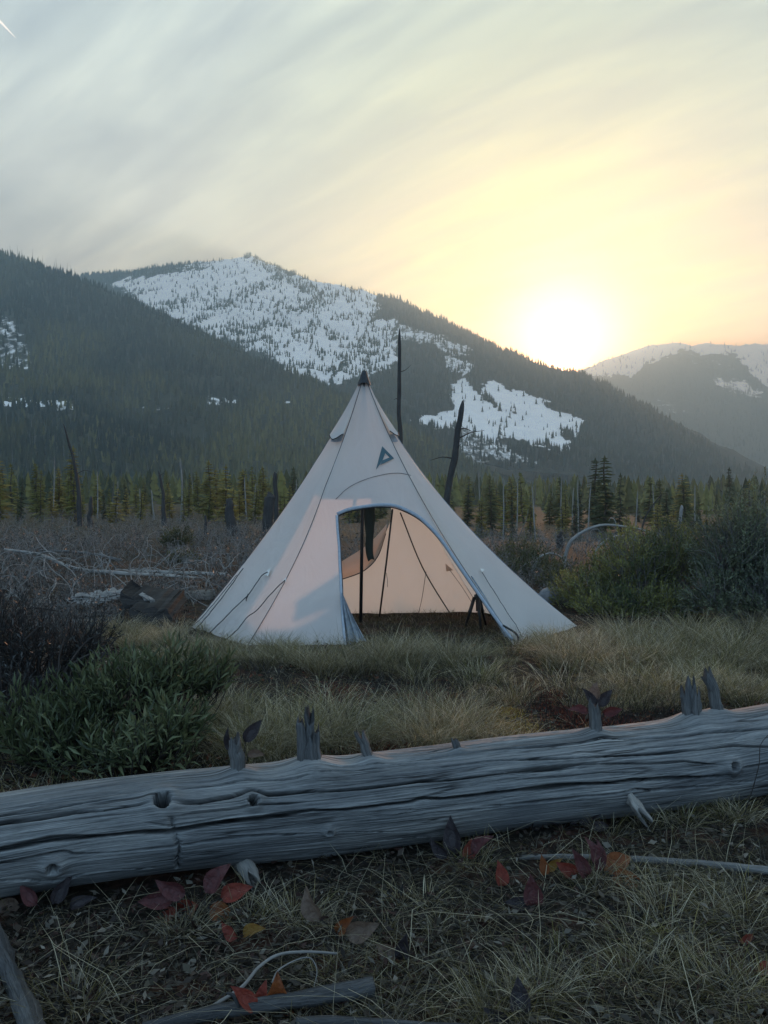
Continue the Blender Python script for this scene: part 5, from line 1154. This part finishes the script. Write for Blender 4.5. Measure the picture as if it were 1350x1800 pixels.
# foreground grass on the near side of the log: matted, thinner, brighter to the right
geo = []
n = 21000; y = 1 / rng.uniform(1 / 3.4, 1 / 1.45, n); x = (rng.uniform(-120, 1470, n) - 675) / FPX * y
px_, py_ = proj(np.stack([x, y, 0 * x], -1)); k = .06 + .75 * sstep(-.25, .35, fbm(x * 1.7, y * 1.7, 311, 3)) * (.12 + .88 * sstep(350, 950, px_)) + .25 * sstep(1000, 1350, px_)
ok = (y < LOGP(x) - .13) & (rng.random(n) < k); x, y = x[ok], y[ok]; n = len(x); c = pal(n, .45 + .4 * fbm(x * 2, y * 2, 312, 2)) * .55
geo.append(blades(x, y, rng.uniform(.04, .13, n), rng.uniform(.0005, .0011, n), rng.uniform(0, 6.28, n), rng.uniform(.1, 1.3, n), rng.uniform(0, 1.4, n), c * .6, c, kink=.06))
fg = [(1180,1450,120,14,12,.10,.45),(1000,1462,90,10,8,.09,.5),(1300,1440,60,16,9,.11,.4),(1250,1600,90,40,10,.10,.5),(1150,1680,120,50,10,.09,.6),(1000,1740,110,30,12,.10,.65),(880,1780,80,20,8,.10,.6),(1180,1560,120,20,8,.09,.5),(840,1520,40,14,4,.09,.4),(560,1620,60,18,5,.09,.6),(470,1600,40,14,4,.09,.4),(640,1700,70,20,4,.08,.5),(170,1780,60,14,4,.10,.3),(700,1580,70,22,4,.07,.3),(790,1650,80,25,4,.07,.35),(1300,1760,60,20,6,.1,.5),(350,1640,50,20,3,.07,.4)]
for px, py, sx, sy, n, size, gr in fg:
    n = max(2, int(n * .7))
    a = px + rng.normal(0, .6, n) * sx; b = py + rng.normal(0, .6, n) * sy; D_ = 1687.5 / np.maximum(b - 870, 40); x = (a - 675) / FPX * D_; ok = D_ < LOGP(x) - .17; x, D_ = x[ok], D_[ok]; n = len(x)
    if n: geo.append(tussocks(x, D_, size * rng.uniform(.7, 1.25, n), 70, np.clip(gr + rng.normal(0, .15, n), 0, 1), 1.0))
# long pale single stalks
n = 420; y = rng.uniform(1.5, 2.9, n); x = (rng.uniform(0, 1350, n) - 675) / FPX * y; ok = y < LOGP(x) - .15; x, y = x[ok], y[ok]; n = len(x); c = np.repeat(np.array([[.46, .41, .29]]), n, 0) * rng.uniform(.6, 1.2, (n, 1))
geo.append(blades(x, y, rng.uniform(.08, .22, n), rng.uniform(.0008, .0014, n), rng.uniform(0, 6.28, n), rng.uniform(.1, .9, n), rng.uniform(.6, 1.9, n), c * .8, c, kink=.10))
V, F, C = cat_geo(geo); tag(link('foreground_grass', mesh('foreground_grass', V, F, M_GRASS, col=C)), 'sparse matted grass in front of the log', None, None, 'stuff')
print('fg tris', len(F))
# dead stems and leaf litter
def litter(name, label, n, ymin, ymax, size, cols, seed, front):
    r = np.random.default_rng(seed); y = 1 / r.uniform(1 / ymax, 1 / ymin, n); x = (r.uniform(-100, 1450, n) - 675) / FPX * y
    ok = (y < LOGP(x) - .10) if front else (y > LOGP(x) + .18); ok &= ~((np.abs(x) < 1.0) & (y > 6.5)); x, y = x[ok], y[ok]; n = len(x)
    P = np.stack([x, y, gz(x, y) + r.uniform(.0, .028, n)], -1); Dr = r.normal(size=(n, 3)) * [1, 1, .35]; Up = r.normal(size=(n, 3)) * [.5, .5, .5] + [0, 0, 1]
    ci = np.array(cols)[r.integers(0, len(cols), n)] * r.uniform(.5, 1.4, (n, 1))
    V, F, C = leaf_batch(P, Dr, Up, size * r.uniform(.5, 1.5, n), r.uniform(.12, .6, n), .25 * r.uniform(-1, 1), r.uniform(-.3, .4, n), ci)
    tag(link(name, mesh(name, V, F, M_LITTER, col=C)), label, None, None, 'stuff')
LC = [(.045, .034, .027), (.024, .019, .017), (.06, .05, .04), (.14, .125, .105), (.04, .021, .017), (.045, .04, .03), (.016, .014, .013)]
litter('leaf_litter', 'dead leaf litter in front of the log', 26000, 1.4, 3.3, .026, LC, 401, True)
litter('meadow_litter', 'dead leaves and reddish litter between the log and the tent', 22000, 2.9, 10.5, .034, LC + [(.10, .035, .022), (.12, .045, .025)], 402, False)
# straw lying flat
n = 6500; y = 1 / rng.uniform(1 / 8, 1 / 1.45, n); x = (rng.uniform(-100, 1450, n) - 675) / FPX * y; ok = (np.abs(y - LOGP(x)) > .17) & ~((np.abs(x) < 1.0) & (y > 6.5)); x, y = x[ok], y[ok]; n = len(x)
b = np.stack([x, y, gz(x, y) + rng.uniform(.004, .03, n)], -1); a = rng.uniform(0, 6.28, n); L = rng.uniform(.04, .14, n); tip = b + np.stack([np.cos(a) * L, np.sin(a) * L, rng.normal(0, .012, n)], -1)
V, F, g = twigs(b, tip, rng.uniform(.0006, .0013, n) * (.8 + .08 * y)); c = np.array([TAN * .6, GREY * .7, STRAW * .55, TAN * .35])[rng.integers(0, 4, n)] * rng.uniform(.5, 1.1, (n, 1))
tag(link('loose_straw', mesh('loose_straw', V, F, M_GRASS, col=np.repeat(c, 9, 0))), 'loose dry straw scattered over the ground', None, None, 'stuff')
# small dark twiggy stems in the meadow
n = 2600; pxs = rng.uniform(330, 1350, n); pys = rng.uniform(1150, 1325, n); y = 1687.5 / (pys - 870); x = (pxs - 675) / FPX * y; ok = (y > LOGP(x) + .25) & (fbm(x * 2, y * 2, 333, 2) > .0); x, y = x[ok], y[ok]; n = len(x)
b = np.stack([x, y, gz(x, y)], -1); tip = b + np.stack([rng.normal(0, .05, n), rng.normal(0, .05, n), rng.uniform(.06, .2, n)], -1); V, F, g = twigs(b, tip, .0016)
tag(link('meadow_twigs', mesh('meadow_twigs', V, F, M_DARKTWIG, guv=g)), 'thin dark dead stems standing in the meadow grass', None, None, 'stuff')
# moss cushions
def moss(label, px, py, w_, n, cols, seed):
    r = np.random.default_rng(seed); D_ = 1687.5 / (py - 870); c = np.array([(px - 675) / FPX * D_, D_]); q = r.normal(0, .5, (n, 2)) * [w_, w_ * 1.3]; x = c[0] + q[:, 0]; y = c[1] + q[:, 1]
    h = .03 * np.exp(-(q ** 2).sum(1) / w_ ** 2); P = np.stack([x, y, gz(x, y) + h * r.uniform(.3, 1, n)], -1); ci = np.array(cols)[r.integers(0, len(cols), n)] * r.uniform(.6, 1.3, (n, 1))
    V, F, C = leaf_batch(P, r.normal(size=(n, 3)) * .6 + [0, 0, .7], r.normal(size=(n, 3)), .022, .35, .1, .1, ci); tag(link('moss', mesh('moss', V, F, M_LITTER, col=C)), label, None, None, 'stuff')
MC = [(.30, .20, .035), (.24, .17, .04), (.20, .10, .03)]
moss('orange-yellow moss patch behind the log, right of the middle', 905, 1288, .14, 1500, MC, 1); moss('small orange moss patch above the larger one', 890, 1258, .10, 900, MC, 2)
RC = [(.12, .030, .020), (.08, .025, .02), (.06, .03, .025), (.16, .05, .03)]
for k, (px, py, w_) in enumerate([(1000,1262,.22),(1060,1280,.25),(960,1230,.2),(760,1235,.25),(590,1225,.2),(830,1300,.15),(1130,1290,.2),(700,1318,.2),(640,1322,.16)]): moss(['reddish ground cover behind the blunt stub', 'red-brown ground cover right of the blunt stub', 'reddish ground cover up from the orange moss', 'brown ground cover in the middle gap', 'brown ground cover left of the middle gap', 'dark red plants just behind the log middle', 'brown cover left of the forked stub', 'dark red cover behind the leaning stub', 'brown cover beside the jagged stub'][k], px, py, w_, 900, RC, 10 + k)

# red-leaved seedlings, each leaf its own piece
from mathutils import Matrix
def oval_leaf(kind):
    """a broad leaf with a midrib fold, wavy rim and thickness of a blade; unit length along +y"""
    t = np.linspace(0, 1, 9); w_ = .30 * np.sin(PI * t ** .8) ** .9; V = []; 
    for i, (a, b) in enumerate(zip(t, w_)):
        z = -.34 * a * a + .03 * math.sin(9 * a + kind); V += [(-b, a, z + .24 * b / .30 + .03 * math.sin(8 * a + kind)), (-b * .5, a, z + .08), (0, a, z), (b * .5, a, z + .08), (b, a, z + .24 * b / .30 + .03 * math.cos(7 * a + kind))]
    return np.array(V), grid_faces(9, 5)
def leaf_material(name, c0, c1, trans=.3):
    s = NT(name); v = s.noise(s.obj(), 5.0, 4, .6, .5); s.leafy(s.ramp(v, [(.3, c0), (.7, c1)]), trans, .5, .35, s.bump(v, .4, .05)); return s.m
LM = {'red': leaf_material('red_leaf', (.13, .026, .020), (.27, .055, .035), .3), 'wine': leaf_material('wine_leaf', (.05, .018, .02), (.12, .035, .036), .2), 'orange': leaf_material('orange_leaf', (.14, .04, .018), (.26, .085, .025), .3), 'dark': leaf_material('dark_leaf', (.016, .013, .016), (.036, .026, .030), .1), 'brown': leaf_material('brown_leaf', (.09, .055, .04), (.17, .12, .09), .2), 'yellow': leaf_material('yellow_leaf', (.24, .15, .03), (.20, .09, .02), .3)}
LEAFM = {(k, i): mesh('leaf', *oval_leaf(i), m) for k, m in LM.items() for i in range(3)}
def seedling(label, px, py, leaves, D_=None, name='red_leaved_seedling', size=.05):
    """leaves: (dx px, dy px, direction degrees in the picture, length px, tone)"""
    D_ = D_ or 1687.5 / (py - 870); b = W(px, py, D_); b[2] = float(gz(b[0], b[1])); t = thing(name, label, 'plant', b)
    for q, (dx, dy, ang_, ln, tone) in enumerate(leaves):
        p_ = W(px + dx, py + dy, D_ + rng.uniform(-.03, .03)); p_[2] = max(p_[2], b[2] + .012); a = math.radians(ang_); y = unitv(np.array([math.cos(a), rng.uniform(-.45, .15), math.sin(a)]))
        nrm_ = unitv(np.array([rng.uniform(-.8, .8), -1.0, rng.uniform(-.1, 1.3)])); x = unitv(np.cross(y, nrm_)); z = np.cross(x, y); L = 1.12 * ln / FPX * D_
        o = link('leaf', LEAFM[(tone, q % 3)], t); o.matrix_local = Matrix.Translation(Vector(p_ - b)) @ Matrix((x, y, z)).transposed().to_4x4() @ Matrix.Diagonal((L * rng.uniform(.8, 1.2), L, L, 1))
        V, F, g = tube(curve([b - [0, 0, .01], (b + p_) / 2 + [0, 0, .004], p_], 6), .0016, 4); part(t, 'stem', V, F, M_DARKTWIG, guv=g)
seedling('dark red seedling with spread leaves under the left end of the log', 345, 1600, [(-40,-18,170,52,'wine'),(-20,-30,150,48,'wine'),(20,-30,60,50,'wine'),(45,-22,25,48,'red'),(5,-10,200,50,'red'),(25,-5,-15,42,'orange'),(-30,5,190,40,'red')])
seedling('dark seedling with upright leaves in front of the log middle', 812, 1520, [(-12,-20,100,54,'dark'),(-26,-16,140,36,'dark'),(20,-20,60,40,'wine'),(10,10,80,30,'red'),(-8,14,-40,26,'brown')])
seedling('black-leaved seedling leaning on the log right of the middle', 862, 1460, [(-8,-14,105,44,'dark'),(10,-14,60,48,'dark'),(20,-4,20,36,'dark'),(-20,0,150,36,'dark')])
seedling('black-leaved seedling against the log below the long crack', 985, 1462, [(-10,-12,110,46,'dark'),(14,-10,65,44,'dark'),(36,-6,40,40,'dark'),(-34,2,150,38,'dark'),(52,4,10,34,'dark')])
seedling('single red leaf on a short stem near the middle right', 881, 1572, [(0,-10,92,38,'red')])
seedling('bright seedling of red and orange leaves over the grey stick', 1040, 1548, [(-12,-8,110,46,'wine'),(6,-8,75,48,'wine'),(22,-6,30,52,'orange'),(-26,-12,150,36,'red'),(34,2,5,50,'orange'),(4,-30,95,38,'wine')])
seedling('orange and yellow sprig left of the red seedling on the stick', 958, 1545, [(0,-8,100,30,'orange'),(8,-6,60,28,'yellow')])
seedling('purple-grey leaf beside the single red leaf', 940, 1600, [(0,0,100,46,'wine'),(-14,10,160,34,'dark')])
seedling('orange-red seedling at the bottom edge left of the middle', 462, 1786, [(-18,-12,115,52,'red'),(20,-10,80,56,'orange'),(2,-4,95,40,'red'),(-30,6,165,44,'brown'),(30,4,10,34,'orange')])
seedling('brown and orange leaf cluster at the grass tuft below the log', 600, 1650, [(-5,-6,60,38,'orange'),(10,-8,25,52,'brown'),(-36,-34,130,50,'brown')])
seedling('dark purple leaf lying right of the leaf cluster', 712, 1690, [(0,0,95,44,'dark'),(-16,-2,150,36,'brown')])
seedling('red and yellow leaves beside the dark hollow at left', 418, 1652, [(0,-4,150,34,'red'),(12,-2,40,36,'yellow')])
seedling('dark pointed leaf at the bottom edge right of the middle', 915, 1800, [(0,-6,92,52,'dark'),(-20,2,150,44,'dark')])
seedling('small bright red leaf at the right edge', 1298, 1665, [(0,0,20,26,'red')])
seedling('red leaves at the lower right edge', 1330, 1712, [(0,0,10,44,'red'),(6,6,170,36,'wine')])
seedling('rust seedling under the knot at the right end of the log', 1290, 1400, [(0,-10,100,34,'wine'),(10,-4,60,28,'wine'),(-6,0,140,26,'dark')])
seedling('dark leaves standing beside the slim stub behind the log', 425, 1318, [(6,-14,55,40,'dark'),(-10,0,120,36,'dark'),(10,10,10,26,'brown')], 2.95)
seedling('dark brown leaves above the blunt stub', 1046, 1250, [(-4,-6,110,34,'dark'),(8,-8,60,32,'dark'),(-12,4,160,30,'wine'),(14,4,20,30,'wine'),(0,-16,90,30,'brown')], 3.4)
seedling('dark leaves crouched under the left end of the log', 75, 1600, [(-10,-10,130,40,'wine'),(20,-12,60,44,'dark'),(-40,0,165,40,'brown'),(50,-4,30,40,'dark')])
# fallen sticks in front of the log
def stick(label, pts, r0, r1, mat, forks=(), name='fallen_stick', rough=.18):
    P = np.array([W(*p) for p in pts]); b0 = P.mean(0); b0[2] = float(gz(b0[0], b0[1])); t = thing(name, label, 'stick', b0)
    V, F, g = tube(curve(P, 60), np.linspace(r0, r1, 60), 12, rough=rough, seed=int(abs(pts[0][0])) + 3); part(t, 'shaft', V, F, mat, guv=g)
    for f, r in forks:
        V, F, g = tube(curve([W(*p) for p in f], 30), np.linspace(r, r * .4, 30), 6); part(t, 'twig', V, F, mat, guv=g)
    return t
def gp(px, py, lift=0.0): return (px, py, (CAM_H - lift) * FPX / (py - 870))
stick('long grey stick lying across the right foreground', [gp(912,1507,.02), gp(1000,1506,.025), gp(1100,1510,.03), gp(1200,1516,.03), gp(1290,1524,.03), gp(1400,1538,.03)], .008, .015, M_STICK)
stick('thick grey branch lying at the bottom left of the middle', [gp(250,1806,.03), gp(350,1785,.03), gp(450,1768,.035), gp(560,1752,.035), gp(655,1735,.03)], .011, .023, M_DARKSTICK, [([gp(420,1768,.05), gp(410,1750,.08), gp(398,1745,.09)], .006)])
stick('pale grey stick along the bottom edge', [gp(520,1796,.03), gp(600,1796,.03), gp(760,1808,.03), gp(900,1815,.03)], .012, .014, M_DARKSTICK)
stick('weathered grey post lying in the bottom left corner', [gp(-20,1620,.04), gp(8,1680,.04), gp(32,1740,.04), gp(62,1830,.05)], .020, .030, M_DARKSTICK, rough=.45)
stick('thin pale curved twig above the bottom branch', [gp(375,1768,.02), gp(425,1735,.04), gp(455,1700,.05), gp(490,1678,.06), gp(540,1673,.05), gp(592,1676,.03)], .0045, .003, M_PALE, [([gp(478,1728,.03), gp(490,1705,.05), gp(520,1688,.05), gp(545,1684,.05), gp(557,1705,.04), gp(552,1735,.02)], .0026)], 'curved_twig', .08)
stick('thin dark stem curving in front of the log at the right end', [gp(1305,1440,.02), (1322,1390,2.9), (1334,1345,2.9), (1337,1310,2.92), (1352,1290,2.95)], .0022, .0012, M_DARKTWIG, name='curved_twig', rough=.05)
